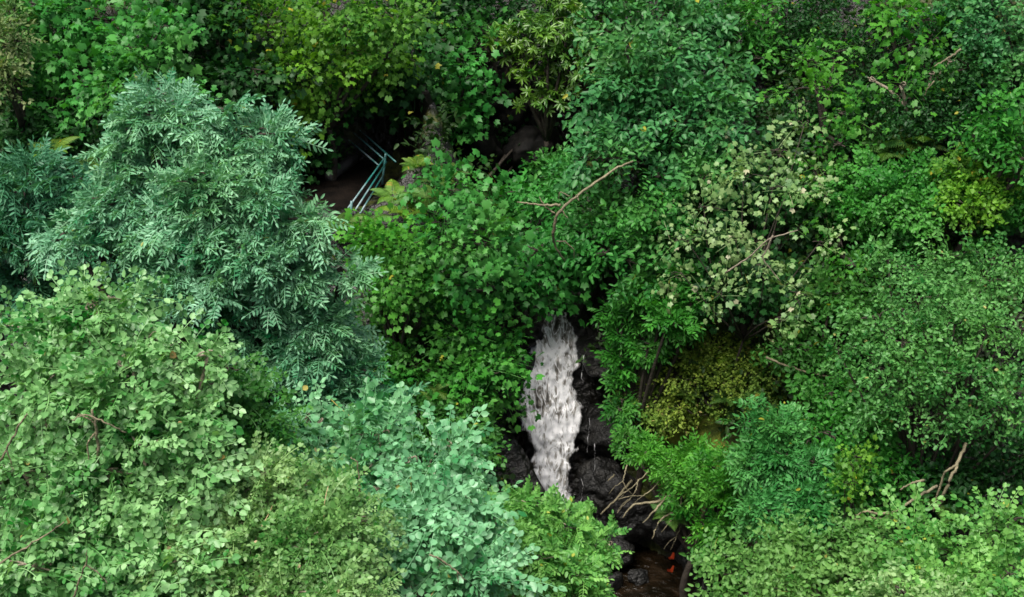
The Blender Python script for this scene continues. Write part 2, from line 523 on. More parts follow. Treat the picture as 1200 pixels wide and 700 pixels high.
def plant(name, label, cat, kind, mat, lobes, cover=2.6, size=1.0, clump=.42, droop=.35, group=None, bark=None, root=None,
          trunk_r=.07, seed=None, twigs=True, stray=.3, spread=4.6, sat=2):
    """A tree or shrub: stem with limbs + crown of leaf sprays in clumps over several lobes.
    lobes: (px, py, rx, ry, off): off < 6 is metres in front of the slope, else the distance Y."""
    rng = np.random.default_rng(abs(hash_str(label)) % 2 ** 31 if seed is None else seed)
    bark = bark or M_bark
    cs, rs = [], []
    for px, py, rx, ry, off in lobes:
        Y = off if off > 6 else hitY(px, py) - off
        c = at(px, py, Y)
        k = np.linalg.norm(c - CAM) / F
        rr0 = np.array([rx * k, .8 * (rx + ry) * .5 * k, ry * k * 1.05])
        cs.append(c); rs.append(np.maximum(rr0 - .32 * REACH[kind] * size, .45 * rr0))
    for c, r in list(zip(cs, rs)):
        for _ in range(sat):
            u = unit(rng.normal(size=3) * [1, .6, 1] + [0, -.25, .15])
            cs.append(c + u * r * rng.uniform(.95, 1.4)); rs.append(r * rng.uniform(.26, .42) * [1.35, 1, .75])
    cs = np.array(cs); rs = np.array(rs)
    mean = cs.mean(0)
    if root is None:
        rx_, ry_ = mean[0], mean[1] + .15
    else:
        rx_, ry_ = root
    base = np.array([rx_, ry_, float(height(rx_, ry_)) - .03])
    t = thing(name, label, cat, base, group)
    P, A, Nn, S, tone_shade, cl_pts = [], [], [], [], [], []
    area_s = AREA[kind] * size * size
    tier = kind.startswith('maple') or kind in ('beech', 'hawthorn')      # boughs in flat tiers
    if tier: droop = .26; spread *= 1.25; cover *= .92
    for c, r in zip(cs, rs):
        rm = r.mean()
        surf = 4 * math.pi * ((r[0] * r[1]) ** 1.6 + (r[0] * r[2]) ** 1.6 + (r[1] * r[2]) ** 1.6) ** (1 / 1.6) / 3 ** (1 / 1.6)
        n_sp = int(cover * surf * .8 / area_s) + 4
        cr = max(.09, min(clump, .55 * rm))
        n_cl = max(4, int(surf * .8 / (cr * cr * spread)))
        u = unit(rng.normal(size=(n_cl * 5, 3)))
        tocam = unit(CAM - c)
        w = np.clip(.35 + .65 * (u @ tocam), .1, 1) * np.clip(.75 + .6 * u[:, 2], .15, 1)
        u = u[np.argsort(rng.random(len(u)) / w)][:n_cl]
        n_cl = len(u)
        crs = cr * rng.uniform(.6, 1.45, n_cl)
        if tier: u[:, 2] = np.round(u[:, 2] * 2.6 + rng.uniform(-.2, .2, n_cl)) / 2.6
        bump = 1 + .28 * np.sin(3.1 * u[:, :1] + 5 * u[:, 1:2] + c[0]) * np.sin(4.3 * u[:, 2:] + 2 * u[:, :1] + c[2])
        cp = c + u * r * rng.uniform(.55, 1.15, (n_cl, 1)) * bump
        o = unit(u / r)
        ncl = unit(np.array([0, -.35, .75]) + o * .5 + rng.normal(0, .14, (n_cl, 3)))
        cv = rng.random(n_cl)
        per = rng.choice(n_cl, n_sp, p=crs ** 2 / (crs ** 2).sum())
        th = rng.uniform(0, 2 * np.pi, n_sp); rr = rng.random(n_sp) ** .6 * crs[per]
        e1 = unit(np.cross(ncl, [0.1, 1, 0.05])); e2 = np.cross(ncl, e1)
        rad = np.cos(th)[:, None] * e1[per] + np.sin(th)[:, None] * e2[per]
        p = cp[per] + rad * rr[:, None] * 1.05 + ncl[per] * (rng.normal(0, .07 * cr * 2, n_sp) - droop * rr ** 2 / cr)[:, None]
        a = rad * .8 + o[per] * .6 + rng.normal(0, .3, (n_sp, 3)) + np.array([0, -.1, -.2 * (droop + .1)])
        nn = ncl[per] + rad * .25 + rng.normal(0, .24, (n_sp, 3))
        P.append(p); A.append(a); Nn.append(nn); S.append(size * rng.uniform(.78, 1.18, n_sp)); tone_shade.append(.15 + .75 * cv[per] + .3 * (.5 - rr / crs[per]))  # tone drops towards the drooping clump rim as painted shade
        cl_pts.append(cp)
        # sparse inner leaves and stray shoots past the outline
        n2 = int(n_sp * stray)
        u2 = unit(rng.normal(size=(n2, 3))); q = rng.choice([.3, .45, .6, .7, 1.06, 1.15, 1.25], n2)
        P.append(c + u2 * r * q[:, None]); A.append(u2 + rng.normal(0, .4, (n2, 3)) + [0, 0, .15]); Nn.append(np.array([0, 0, 1.]) + rng.normal(0, .35, (n2, 3)) + u2 * .3)
        S.append(size * rng.uniform(.7, 1.05, n2)); tone_shade.append(np.where(q < 1, -.25, .7) + .4 * rng.random(n2))  # leaves inside the crown painted darker to stand for shade
    P, A, Nn, S, tone_shade = [np.concatenate(x) for x in (P, A, Nn, S, tone_shade)]
    ok = P[:, 2] > height(P[:, 0], P[:, 1]) + .02
    P, A, Nn, S, tone_shade = P[ok], A[ok], Nn[ok], S[ok], tone_shade[ok]
    me = sprays_mesh('crown', kind, P, A, Nn, S, tone_shade, rng, base)
    global NLEAF
    NLEAF += len(me.polygons)
    shrub = cat in ('shrub', 'bush', 'bramble', 'climber')
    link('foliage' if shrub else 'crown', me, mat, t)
    # stem and limbs
    mb = MB()
    hub = mean * .55 + base * .45; hub[2] = base[2] + .45 * (mean[2] - base[2])
    s_ = np.linspace(0, 1, 7)[:, None]
    stem = base + (hub - base) * s_ + np.array([.12, .05, 0]) * np.sin(s_ * 3.1) * rng.normal(0, 1, 1)
    mb.tube(stem, np.linspace(trunk_r, trunk_r * .7, 7), 8)
    for c, r, cps in zip(cs, rs, cl_pts):
        k = np.linspace(0, 1, 6)[:, None]
        mid = (hub + c) / 2 + rng.normal(0, .12, 3)
        limb = (1 - k) ** 2 * hub + 2 * k * (1 - k) * mid + k * k * c
        mb.tube(limb, np.linspace(trunk_r * .6, trunk_r * .25, 6), 6)
        if twigs:
            for cp in cps:
                m2 = (c + cp) / 2 + rng.normal(0, .06, 3) + [0, 0, .04]
                tw = (1 - k) ** 2 * c + 2 * k * (1 - k) * m2 + k * k * cp
                mb.tube(tw, np.linspace(trunk_r * .22, .006, 6), 4)
    mb.build('stem' if shrub else 'trunk', bark, t)
    return t


def hash_str(s):
    h = 5381
    for ch in s: h = (h * 33 + ord(ch)) & 0x7fffffff
    return h


# ------------------------------------------------------------------ ground sheet
xs = np.unique(np.concatenate([np.linspace(-300, -14, 40), np.arange(-14, 14.01, .11), np.linspace(14, 300, 40)]))
ys = np.unique(np.concatenate([np.linspace(-250, 12, 60), np.arange(12, 31.01, .11), np.linspace(31, 330, 50)]))
X, Yg = np.meshgrid(xs, ys)
Z = height(X, Yg)
nx, ny = len(xs), len(ys)
idx = np.arange(nx * ny).reshape(ny, nx)
Fq = np.stack([idx[:-1, :-1], idx[:-1, 1:], idx[1:, 1:], idx[1:, :-1]], -1).reshape(-1, 4)
moss = np.exp(-(((X - 2.7) / 1.6) ** 2 + ((Yg - 19.6) / 1.1) ** 2)) * 1.0
moss = np.maximum(moss, .15 * np.clip((Yg - 20.2) / 2, 0, 1))
moss = moss * np.clip((np.abs(X - xc(Yg)) - .75) / .6, 0, 1)
gm = raw_mesh('ground', np.stack([X, Yg, Z], -1).reshape(-1, 3), Fq, {'moss': moss.ravel()}, smooth=True)
ground = link('ground', gm, ground_mat()); ground['kind'] = 'structure'

# ------------------------------------------------------------------ leaf colours
G = {}
G['ash'] = leaf_mat('ash_leaf', (0.01, 0.18, 0.06), (0.34, 0.65, 0.42), spec=.4, rough=.42, transl=.2, odd=(.3, .33, .08), odd_p=.9985, share=.42)  # pale end of the ramp includes painted sky sheen
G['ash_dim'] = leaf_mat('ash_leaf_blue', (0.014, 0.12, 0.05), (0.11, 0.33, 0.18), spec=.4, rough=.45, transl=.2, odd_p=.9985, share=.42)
G['pale'] = leaf_mat('pale_round_leaf', (0.014, 0.19, 0.016), (0.38, 0.66, 0.29), spec=.5, rough=.42, transl=.22, odd=(.5, .33, .12), odd_p=.9985, share=.42)  # light end raised as painted sheen on the leaves
G['olive'] = leaf_mat('olive_round_leaf', (0.04, 0.2, 0.022), (0.38, 0.57, 0.24), spec=.4, rough=.45, transl=.25, odd=(.5, .38, .22), odd_p=.9955)
G['glauc'] = leaf_mat('glaucous_round_leaf', (0.012, 0.19, 0.04), (0.27, 0.58, 0.31), spec=.5, rough=.42, transl=.2, odd=(.45, .4, .1), odd_p=.9985, share=.42)  # mint light end includes painted sheen
G['fresh'] = leaf_mat('fresh_pinnate_leaf', (0.035, 0.22, 0.03), (0.26, 0.55, 0.13), spec=.4, rough=.45, transl=.28, odd=(.4, .45, .06), odd_p=.993)
G['deep'] = leaf_mat('deep_green_leaf', (.018, .11, .016), (.085, .28, .045), spec=.25, rough=.45, transl=.3)
G['lime'] = leaf_mat('lime_leaf', (0.018, 0.12, 0.008), (0.21, 0.46, 0.035), spec=.25, rough=.45, transl=.35, odd=(.45, .42, .05), odd_p=.99)
G['syc'] = leaf_mat('sycamore_leaf', (0.008, 0.095, 0.014), (0.08, 0.36, 0.065), spec=.25, rough=.42, transl=.28, odd_p=.9985)
G['blue'] = leaf_mat('bluegreen_leaf', (0.009, 0.085, 0.02), (0.085, 0.31, 0.095), spec=.25, rough=.4, transl=.22, odd_p=.9985)
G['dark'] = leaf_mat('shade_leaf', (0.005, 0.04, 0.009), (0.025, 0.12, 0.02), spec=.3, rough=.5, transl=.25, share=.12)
G['mid'] = leaf_mat('mid_green_leaf', (0.009, 0.105, 0.013), (0.085, 0.36, 0.045), spec=.25, rough=.42, transl=.3, odd_p=.9985)
G['bright'] = leaf_mat('bright_green_leaf', (0.014, 0.14, 0.012), (0.13, 0.42, 0.045), spec=.25, rough=.42, transl=.35, odd_p=.9985)
G['cream'] = leaf_mat('pale_sycamore_leaf', (0.05, 0.17, 0.03), (0.34, 0.46, 0.19), spec=.4, rough=.45, transl=.2, odd=(.45, .45, .28), odd_p=.97, share=.42)
G['haw'] = leaf_mat('hawthorn_leaf', (0.012, 0.125, 0.018), (0.17, 0.43, 0.12), spec=.25, rough=.4, transl=.25, odd=(.33, .33, .1), odd_p=.9955)
G['bram'] = leaf_mat('bramble_leaf', (.04, .17, .022), (.22, .43, .12), spec=.25, rough=.45, transl=.28, odd=(.4, .4, .1), odd_p=.9955)
G['teal'] = leaf_mat('teal_leaf', (0.014, 0.14, 0.022), (0.1, 0.36, 0.1), spec=.25, rough=.42, transl=.25)
G['brown'] = leaf_mat('brown_leaf', (0.05, 0.12, 0.025), (0.32, 0.37, 0.16), spec=.3, rough=.5, transl=.2, odd=(.1, .24, .05), odd_p=.75)
G['fern'] = leaf_mat('fern_leaf', (.03, .09, .012), (.12, .22, .035), spec=.35, rough=.55, transl=.35)
G['fern_y'] = leaf_mat('yellow_fern_leaf', (0.06, 0.15, 0.012), (0.22, 0.36, 0.03), spec=.35, rough=.55, transl=.35, odd=(.4, .28, .04), odd_p=.96)
G['rhodo'] = leaf_mat('rhododendron_leaf', (0.02, 0.09, 0.008), (0.17, 0.34, 0.03), spec=.6, rough=.35, transl=.25)
G['mossy'] = leaf_mat('mossy_leaf', (0.06, 0.14, 0.014), (0.34, 0.45, 0.06), spec=.3, rough=.6, transl=.3, odd=(.4, .34, .12), odd_p=.98)
#PLANTS#
# ------------------------------------------------------------------ foreground, left bank
plant('ash_tree', 'tall ash tree with silvery grey-green feathered leaves, left of the railing', 'tree', 'ash', G['ash'],
      [(195, 128, 40, 22, 13.2), (160, 165, 34, 32, 13.2), (245, 152, 44, 26, 13.1), (308, 160, 30, 24, 13.1), (280, 195, 50, 30, 13.0), (300, 240, 62, 46, 12.8), (235, 245, 88, 55, 12.9), (175, 215, 50, 45, 13.2),
       (140, 290, 70, 40, 12.9), (342, 325, 62, 50, 12.7), (265, 325, 85, 55, 12.6), (195, 330, 70, 32, 12.6), (372, 405, 52, 52, 12.6), (315, 400, 62, 46, 12.6), (395, 460, 34, 34, 12.6), (345, 465, 40, 30, 12.8)],
      cover=2.3, clump=.27, trunk_r=.1, droop=.2, size=.84, sat=4, spread=5)
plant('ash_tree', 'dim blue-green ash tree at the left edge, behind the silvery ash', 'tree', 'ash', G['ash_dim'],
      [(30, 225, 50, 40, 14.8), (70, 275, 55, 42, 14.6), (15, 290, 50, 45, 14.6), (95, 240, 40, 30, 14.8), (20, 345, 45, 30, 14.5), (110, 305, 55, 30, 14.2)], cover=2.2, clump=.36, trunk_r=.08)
plant('robinia_shrub', 'large pale shrub with round leaflets filling the bottom left corner', 'shrub', 'robinia', G['pale'],
      [(45, 400, 75, 44, 10.4), (125, 375, 62, 36, 10.5), (205, 420, 56, 34, 10.4), (240, 448, 34, 22, 10.4), (40, 465, 80, 55, 10.1), (140, 470, 85, 52, 10.0), (200, 500, 48, 34, 10.0),
       (60, 555, 90, 55, 9.7), (165, 565, 80, 55, 9.7), (50, 640, 90, 60, 9.3), (165, 655, 80, 55, 9.3), (225, 560, 42, 32, 9.8), (90, 710, 110, 40, 9.0)],
      cover=2.1, clump=.3, trunk_r=.06, droop=.3, bark=M_pale_bark)
plant('privet_shrub', 'deep green small-leaved shrub between the silvery ash and the pale shrub', 'shrub', 'tiny_round', G['deep'],
      [(272, 465, 42, 40, 10.8), (250, 520, 44, 34, 10.5), (300, 500, 38, 36, 10.8), (215, 470, 40, 30, 10.8), (150, 520, 50, 34, 10.3)], cover=2.6, clump=.28, trunk_r=.04, size=1.15)
plant('olive_shrub', 'yellowish olive shrub with small leaves along the bottom edge', 'shrub', 'tiny_round', G['olive'],
      [(290, 590, 62, 40, 9.9), (350, 575, 58, 32, 10.1), (330, 640, 80, 50, 9.6), (255, 665, 60, 50, 9.4), (395, 630, 45, 45, 9.7), (320, 700, 100, 36, 9.2)], cover=2.5, clump=.26, trunk_r=.045, bark=M_pale_bark)
plant('blue_robinia_shrub', 'blue-green shrub with round paired leaflets at the bottom centre', 'shrub', 'robinia_wide', G['glauc'],
      [(450, 510, 52, 34, 11.2), (420, 560, 55, 42, 10.8), (500, 560, 60, 42, 10.9), (470, 620, 72, 46, 10.4), (540, 615, 50, 40, 10.6), (430, 680, 60, 36, 10.0), (530, 680, 75, 36, 10.1), (370, 500, 40, 24, 11.2), (530, 530, 36, 24, 11.2)],
      cover=2.1, clump=.3, trunk_r=.05, bark=M_pale_bark)
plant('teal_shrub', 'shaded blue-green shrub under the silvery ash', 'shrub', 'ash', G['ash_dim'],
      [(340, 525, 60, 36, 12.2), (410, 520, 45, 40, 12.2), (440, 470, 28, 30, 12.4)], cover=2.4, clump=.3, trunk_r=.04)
plant('rowan_shrub', 'fresh green shrub with toothed feather leaves below the waterfall', 'shrub', 'rose', G['fresh'],
      [(600, 605, 45, 30, 12.2), (650, 620, 50, 36, 12.1), (690, 650, 34, 28, 12.0), (620, 665, 62, 36, 11.6), (670, 690, 40, 26, 11.6), (560, 600, 34, 24, 12.2), (575, 650, 45, 40, 11.5)],
      cover=2.5, clump=.26, trunk_r=.035, bark=M_pale_bark)

# ------------------------------------------------------------------ top left
plant('sycamore_tree', 'green sycamore in the top left corner above the silvery ash', 'tree', 'maple', G['syc'],
      [(55, 35, 58, 44, 1.2), (130, 25, 60, 40, 1.4), (175, 60, 50, 42, 1.6), (165, 110, 60, 42, 1.8), (85, 85, 50, 34, 1.2), (60, 130, 40, 26, 1.2)], cover=1.5, spread=5)
plant('beech_tree', 'brown-leaved tree at the left edge of the top corner', 'tree', 'beech', G['brown'],
      [(4, 50, 20, 40, 2.6), (2, 105, 20, 30, 2.6), (12, 20, 18, 20, 2.5)], cover=2.0, size=.7)
plant('hazel_shrub', 'dark leafy shrub in the shade left of the silvery ash', 'shrub', 'beech', G['dark'],
      [(50, 180, 60, 40, .8), (110, 190, 50, 40, .8), (30, 130, 40, 50, .5)], cover=2.0)
plant('lime_maple_tree', 'yellow-green maple above the railing', 'tree', 'maple_small', G['lime'],
      [(310, 22, 48, 22, 1.5), (380, 15, 56, 26, 1.9), (450, 14, 48, 20, 2.0), (410, 62, 54, 24, 1.7), (335, 82, 42, 22, 1.3), (380, 115, 42, 20, 1.3), (330, 145, 34, 18, 1.0), (430, 88, 30, 18, 1.2)],
      cover=1.5, spread=6, sat=1)
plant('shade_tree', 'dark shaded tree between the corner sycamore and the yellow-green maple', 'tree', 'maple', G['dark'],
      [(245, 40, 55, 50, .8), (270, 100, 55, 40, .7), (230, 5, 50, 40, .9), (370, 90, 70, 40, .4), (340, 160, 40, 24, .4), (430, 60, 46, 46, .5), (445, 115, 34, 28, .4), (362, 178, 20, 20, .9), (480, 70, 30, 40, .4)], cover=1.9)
plant('sycamore_sapling', 'green sycamore sapling left of the dark hollow at the top centre', 'tree', 'maple', G['syc'],
      [(535, 60, 46, 24, 1.4), (512, 95, 42, 24, 1.4), (545, 105, 36, 26, 1.3), (518, 130, 32, 22, 1.2), (530, 150, 40, 18, 1.1), (560, 40, 36, 20, 1.1)], cover=1.4, spread=5, sat=1)
plant('rhododendron', 'rhododendron with whorls of yellow-green leaves above the dark hollow', 'shrub', 'whorl', G['rhodo'],
      [(640, 30, 42, 28, 1.5), (665, 60, 30, 26, 1.5), (625, 85, 34, 24, 1.4), (650, 110, 28, 16, 1.3), (605, 45, 26, 22, 1.4)], cover=1.2)
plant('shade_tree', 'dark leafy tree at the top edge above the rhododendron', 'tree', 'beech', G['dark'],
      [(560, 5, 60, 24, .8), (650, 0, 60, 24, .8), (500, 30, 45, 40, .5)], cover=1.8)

# ------------------------------------------------------------------ right of the hollow
plant('beech_tree', 'big blue-green leaved tree right of the dark hollow', 'tree', 'beech', G['blue'],
      [(735, 30, 48, 42, 2.0), (790, 25, 60, 40, 1.8), (760, 85, 72, 46, 2.2), (830, 95, 46, 46, 1.6), (730, 120, 44, 40, 2.0), (790, 150, 68, 40, 1.9), (735, 185, 55, 36, 1.9), (815, 200, 52, 40, 1.6), (845, 150, 30, 30, 1.4)],
      cover=1.7, spread=4.6, clump=.45, trunk_r=.09)
plant('elm_tree', 'dark green drooping tree below the hollow, behind the bare branch', 'tree', 'beech', G['syc'],
      [(650, 205, 34, 20, 1.3), (675, 225, 50, 32, 1.4), (715, 255, 50, 36, 1.4), (760, 265, 44, 36, 1.4), (735, 305, 46, 26, 1.3), (690, 285, 34, 26, 1.1)], cover=1.9, size=.85)
plant('hornbeam_tree', 'mid green tree with hanging boughs at the top right of centre', 'tree', 'beech', G['mid'],
      [(850, 40, 40, 32, 1.2), (890, 22, 44, 26, 1.1), (885, 62, 26, 16, 1.0)], cover=1.5, spread=4.5, sat=1, size=.85)
plant('field_maple_tree', 'bright green maple bough above the cream-leaved sycamore', 'tree', 'maple_small', G['bright'],
      [(945, 72, 26, 18, 1.8), (955, 105, 36, 16, 1.7), (980, 62, 22, 10, 1.6), (985, 135, 28, 16, 1.3), (985, 170, 24, 12, 1.2)], cover=1.15, spread=5, sat=0)
plant('cream_sycamore_tree', 'pale cream-leaved sycamore right of the waterfall', 'tree', 'maple_small', G['cream'],
      [(942, 148, 22, 9, 1.8), (915, 178, 32, 10, 1.9), (850, 168, 22, 7, 1.9), (872, 205, 44, 11, 2.0), (925, 222, 46, 9, 1.9), (825, 245, 34, 11, 2.0), 
       (805, 283, 34, 11, 2.0), (862, 280, 40, 8, 2.0), (800, 322, 28, 8, 2.0), (895, 312, 30, 8, 1.9), (945, 345, 34, 9, 1.9), (960, 285, 26, 8, 1.7), (845, 345, 34, 9, 1.8), (920, 375, 30, 8, 1.8)],
      cover=1.25, size=.9, stray=.02, clump=.28, spread=3.4, sat=0, trunk_r=.028)
plant('shade_tree', 'dark green tree seen through the gaps of the cream-leaved sycamore', 'tree', 'maple_small', G['dark'],
      [(820, 290, 40, 36, .9), (880, 220, 50, 40, .9), (870, 330, 50, 36, .8), (940, 260, 30, 40, .6), (920, 340, 40, 30, .8)], cover=1.6)
plant('lime_maple_tree', 'yellow-green maple bough at the top right', 'tree', 'maple', G['bright'],
      [(1028, 10, 28, 12, 1.8), (1060, 24, 32, 12, 1.8), (1090, 44, 22, 10, 1.7)], cover=1.1, sat=1, spread=5)
plant('rowan_tree', 'slender tree with one long thin yellow-green bough in the upper right shade', 'tree', 'maple_small', G['bright'],
      [(1020, 93, 22, 7, 1.6), (1055, 100, 24, 8, 1.6), (1092, 86, 20, 7, 1.5), (1112, 74, 15, 6, 1.5)], cover=.9, sat=0, clump=.2, bark=M_pale_bark)
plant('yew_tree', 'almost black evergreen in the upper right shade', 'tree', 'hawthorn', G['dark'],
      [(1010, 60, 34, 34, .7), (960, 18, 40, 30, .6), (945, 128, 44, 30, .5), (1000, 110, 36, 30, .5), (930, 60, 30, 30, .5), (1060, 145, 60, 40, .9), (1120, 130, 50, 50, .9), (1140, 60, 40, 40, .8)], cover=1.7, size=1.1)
plant('holly_tree', 'glossy blue-green tree in the top right corner', 'tree', 'ivy', G['blue'],
      [(1140, 20, 45, 26, 1.5), (1180, 40, 36, 36, 1.5), (1170, 80, 40, 22, 1.3)], cover=1.6, size=.8)
plant('elder_tree', 'green tree leaning in from the right edge below the top corner', 'tree', 'beech', G['mid'],
      [(1170, 140, 40, 26, 2.0), (1190, 180, 26, 30, 2.0), (1150, 165, 28, 18, 1.8)], cover=1.7, size=.8)
plant('ivy', 'dark green ivy sheet right of the cream-leaved sycamore', 'climber', 'ivy', G['mid'],
      [(1040, 215, 52, 28, .9), (1075, 245, 60, 30, 1.0), (1010, 250, 44, 36, .8), (1180, 240, 40, 30, 1.0)], cover=2.1, size=.7)
plant('lit_ivy', 'yellow-green shrub lit up among the ivy at the right', 'shrub', 'ivy', G['lime'],  # lit part of the ivy, its brightness put into yellower leaves
      [(1130, 205, 40, 22, 1.3), (1160, 225, 30, 22, 1.3), (1140, 240, 34, 16, 1.3)], cover=1.9, size=.65)
plant('bird_cherry_tree', 'bright green sapling under the cream-leaved sycamore', 'tree', 'maple_small', G['bright'],
      [(965, 250, 32, 20, .9), (985, 282, 28, 15, 1.0), (1000, 312, 22, 9, 1.0), (955, 200, 24, 20, .8)], cover=1.4, spread=5, sat=0)
plant('hawthorn_tree', 'big hawthorn with tiny grey-green leaves at the right edge', 'tree', 'hawthorn', G['haw'],
      [(1060, 312, 46, 18, 1.8), (1125, 300, 44, 16, 2.0), (1175, 330, 40, 20, 2.0), (1100, 350, 50, 16, 2.1), (1035, 372, 40, 14, 2.2), (1085, 392, 52, 16, 2.3), (1160, 385, 46, 20, 2.3),
       (1015, 412, 34, 12, 2.2), (1065, 432, 50, 16, 2.4), (1135, 440, 48, 18, 2.4), (1050, 482, 44, 14, 2.4), (1180, 470, 36, 20, 2.4), (1110, 490, 38, 12, 2.3)],
      cover=2.0, clump=.34, trunk_r=.05, spread=4.2)
plant('hazel_shrub', 'dark green shrub below the cream-leaved sycamore', 'shrub', 'bramble', G['deep'],
      [(945, 415, 40, 26, .7), (980, 460, 40, 36, .8), (960, 350, 40, 30, .5), (1000, 360, 40, 30, .7)], cover=2.0)
plant('maple_shrub', 'green shrub on the rock edge right of the waterfall head', 'shrub', 'elder', G['mid'],
      [(755, 345, 34, 24, 1.0), (745, 385, 26, 26, .9), (785, 368, 38, 28, 1.0), (805, 335, 34, 26, .9), (728, 428, 18, 22, .9), (724, 372, 20, 22, 1.0), (765, 405, 30, 14, .8), (728, 480, 14, 14, .9)], cover=1.8, size=.8)
plant('moss_shrub', 'yellow mossy growth on the bank right of the waterfall', 'shrub', 'bramble', G['mossy'],
      [(820, 440, 44, 20, .3), (765, 465, 38, 18, .25), (875, 440, 46, 30, .3), (805, 480, 44, 16, .3), (850, 405, 44, 16, .25), (900, 470, 34, 16, .3), (770, 425, 30, 16, .2), (785, 490, 34, 14, .3)], cover=.9, size=.62)
plant('elder_shrub', 'green leafy shrub overhanging the dead twigs above the stream', 'shrub', 'elder', G['bright'],
      [(752, 522, 28, 18, 1.1), (800, 545, 42, 26, 1.4), (850, 550, 44, 28, 1.6), (800, 570, 38, 24, 1.5), (850, 590, 42, 34, 1.7), (830, 625, 26, 24, 1.8)], cover=1.8, size=.72)
plant('teal_elder_shrub', 'blue-green shrub with feathered leaves in the lower right', 'shrub', 'elder', G['teal'],
      [(900, 500, 44, 30, 2.1), (930, 540, 44, 34, 2.1), (895, 550, 36, 34, 2.2), (940, 590, 46, 32, 2.2), (900, 600, 36, 28, 2.3)], cover=1.8, size=.75)
plant('dogwood_shrub', 'mid green shrub under the hawthorn in the lower right', 'shrub', 'bramble', G['mid'],
      [(990, 510, 50, 34, 1.6), (1000, 560, 40, 30, 1.9), (960, 470, 30, 24, 1.3), (1040, 555, 40, 22, 1.8)], cover=2.0)
plant('willow_sprig', 'small yellow-green sprig standing up in the lower right', 'shrub', 'maple_small', G['lime'],
      [(1000, 545, 16, 16, 2.6), (995, 565, 18, 12, 2.6)], cover=1.4, size=.7, trunk_r=.02)
plant('shade_shrub', 'dark shrub behind the dead boughs at the lower right edge', 'shrub', 'bramble', G['dark'],
      [(1150, 560, 60, 36, 1.2), (1190, 540, 40, 36, 1.4), (1090, 570, 40, 24, 1.1)], cover=1.8)
plant('bramble', 'light green bramble thicket along the bottom edge right of the stream', 'bramble', 'bramble', G['bram'],
      [(880, 660, 44, 32, 3.0), (930, 655, 50, 34, 3.1), (990, 640, 50, 30, 3.1), (960, 695, 70, 30, 3.4), (1050, 680, 60, 36, 3.4), (1050, 635, 40, 20, 3.1), (870, 700, 40, 22, 3.3)], cover=2.1, size=.9)
plant('bramble', 'pale bramble thicket in the bottom right corner', 'bramble', 'robinia', G['fresh'],
      [(1110, 650, 52, 32, 3.6), (1170, 625, 44, 34, 3.6), (1140, 690, 64, 32, 3.9), (1195, 670, 36, 40, 3.8), (1080, 620, 34, 16, 3.4)], cover=1.9, size=1.15)
plant('lime_bramble', 'yellowish bramble patch between the two thickets at the bottom right', 'bramble', 'bramble', G['olive'],
      [(1080, 700, 50, 26, 4.0), (1150, 712, 60, 20, 4.2)], cover=2, size=.8)

# ------------------------------------------------------------------ centre, left of the fall
plant('sycamore_tree', 'green sycamore hanging over the head of the waterfall', 'tree', 'maple', G['syc'],
      [(520, 225, 36, 24, 1.5), (585, 245, 46, 26, 1.6), (545, 280, 58, 36, 1.7), (620, 270, 46, 32, 1.6), (600, 315, 60, 34, 1.7), (660, 310, 38, 26, 1.5), (530, 325, 46, 28, 1.5), (630, 335, 44, 18, 1.4), (680, 318, 26, 18, 1.2)], cover=1.7, spread=4.5, size=.9)
plant('lime_maple_tree', 'yellow-green maple below the railing', 'tree', 'maple_small', G['bright'],
      [(440, 285, 36, 22, 1.7), (475, 295, 36, 28, 1.7), (445, 320, 42, 28, 1.7), (460, 345, 32, 16, 1.6), (500, 330, 20, 22, 1.4)], cover=1.8)
plant('hazel_shrub', 'green maple shrub left of the waterfall', 'shrub', 'maple_small', G['mid'],
      [(535, 385, 42, 24, 1.2), (575, 425, 36, 30, 1.1), (545, 440, 40, 30, 1.2), (586, 462, 20, 20, 1.1), (490, 430, 34, 26, 1.2), (583, 385, 22, 22, .9)], cover=1.8, size=1.05)
plant('dogwood_shrub', 'dark green shrub at the foot of the slope left of the waterfall', 'shrub', 'bramble', G['deep'],
      [(540, 490, 46, 28, 1.3), (490, 490, 36, 30, 1.4), (555, 515, 26, 34, 1.1), (450, 430, 30, 36, 1.2), (520, 520, 46, 22, 1.5)], cover=2.0)
plant('shade_shrub', 'dark shrub in the hollow between the two green maples', 'shrub', 'maple_small', G['dark'],
      [(450, 385, 40, 26, .6), (510, 370, 30, 24, .5), (600, 170, 30, 20, .4)], cover=1.7)
#/PLANTS#

# ------------------------------------------------------------------ bare twigs and boughs
def bough(mb, pts, r0, r1, jit=.006, seed=1, sides=6):
    """pts: (px, py, Y) knots -> a crooked tapering limb"""
    rng = np.random.default_rng(seed)
    K = np.array([at(*p) for p in pts])
    n = max(8, 5 * len(K))
    s = np.linspace(0, len(K) - 1, n)
    Q = np.stack([np.interp(s, np.arange(len(K)), K[:, i]) for i in range(3)], -1)
    Q[1:-1] = .25 * Q[:-2] + .5 * Q[1:-1] + .25 * Q[2:]
    Q[1:-1] += rng.normal(0, min(jit, .002 + .22 * r0), Q[1:-1].shape)
    mb.tube(Q, np.linspace(r0, r1, n), sides)


def hY(px, py, off):
    return (px, py, hitY(px, py) - off)


#DEAD#
def twig_thing(name, label, cat, mat, limbs, seed=1, group=None):
    """first limb is the thing's own mesh; the others are children named branch"""
    pts, r0, r1 = limbs[0]
    org = at(*pts[0])
    mb = MB(); bough(mb, pts, r0, r1, seed=seed)
    t = tag(mb.build(name, mat, None, origin=org), label, cat, group)
    for i, (pts, r0, r1) in enumerate(limbs[1:]):
        mb = MB(); bough(mb, pts, r0, r1, seed=seed + i + 1)
        mb.build('branch', mat, t)
    return t


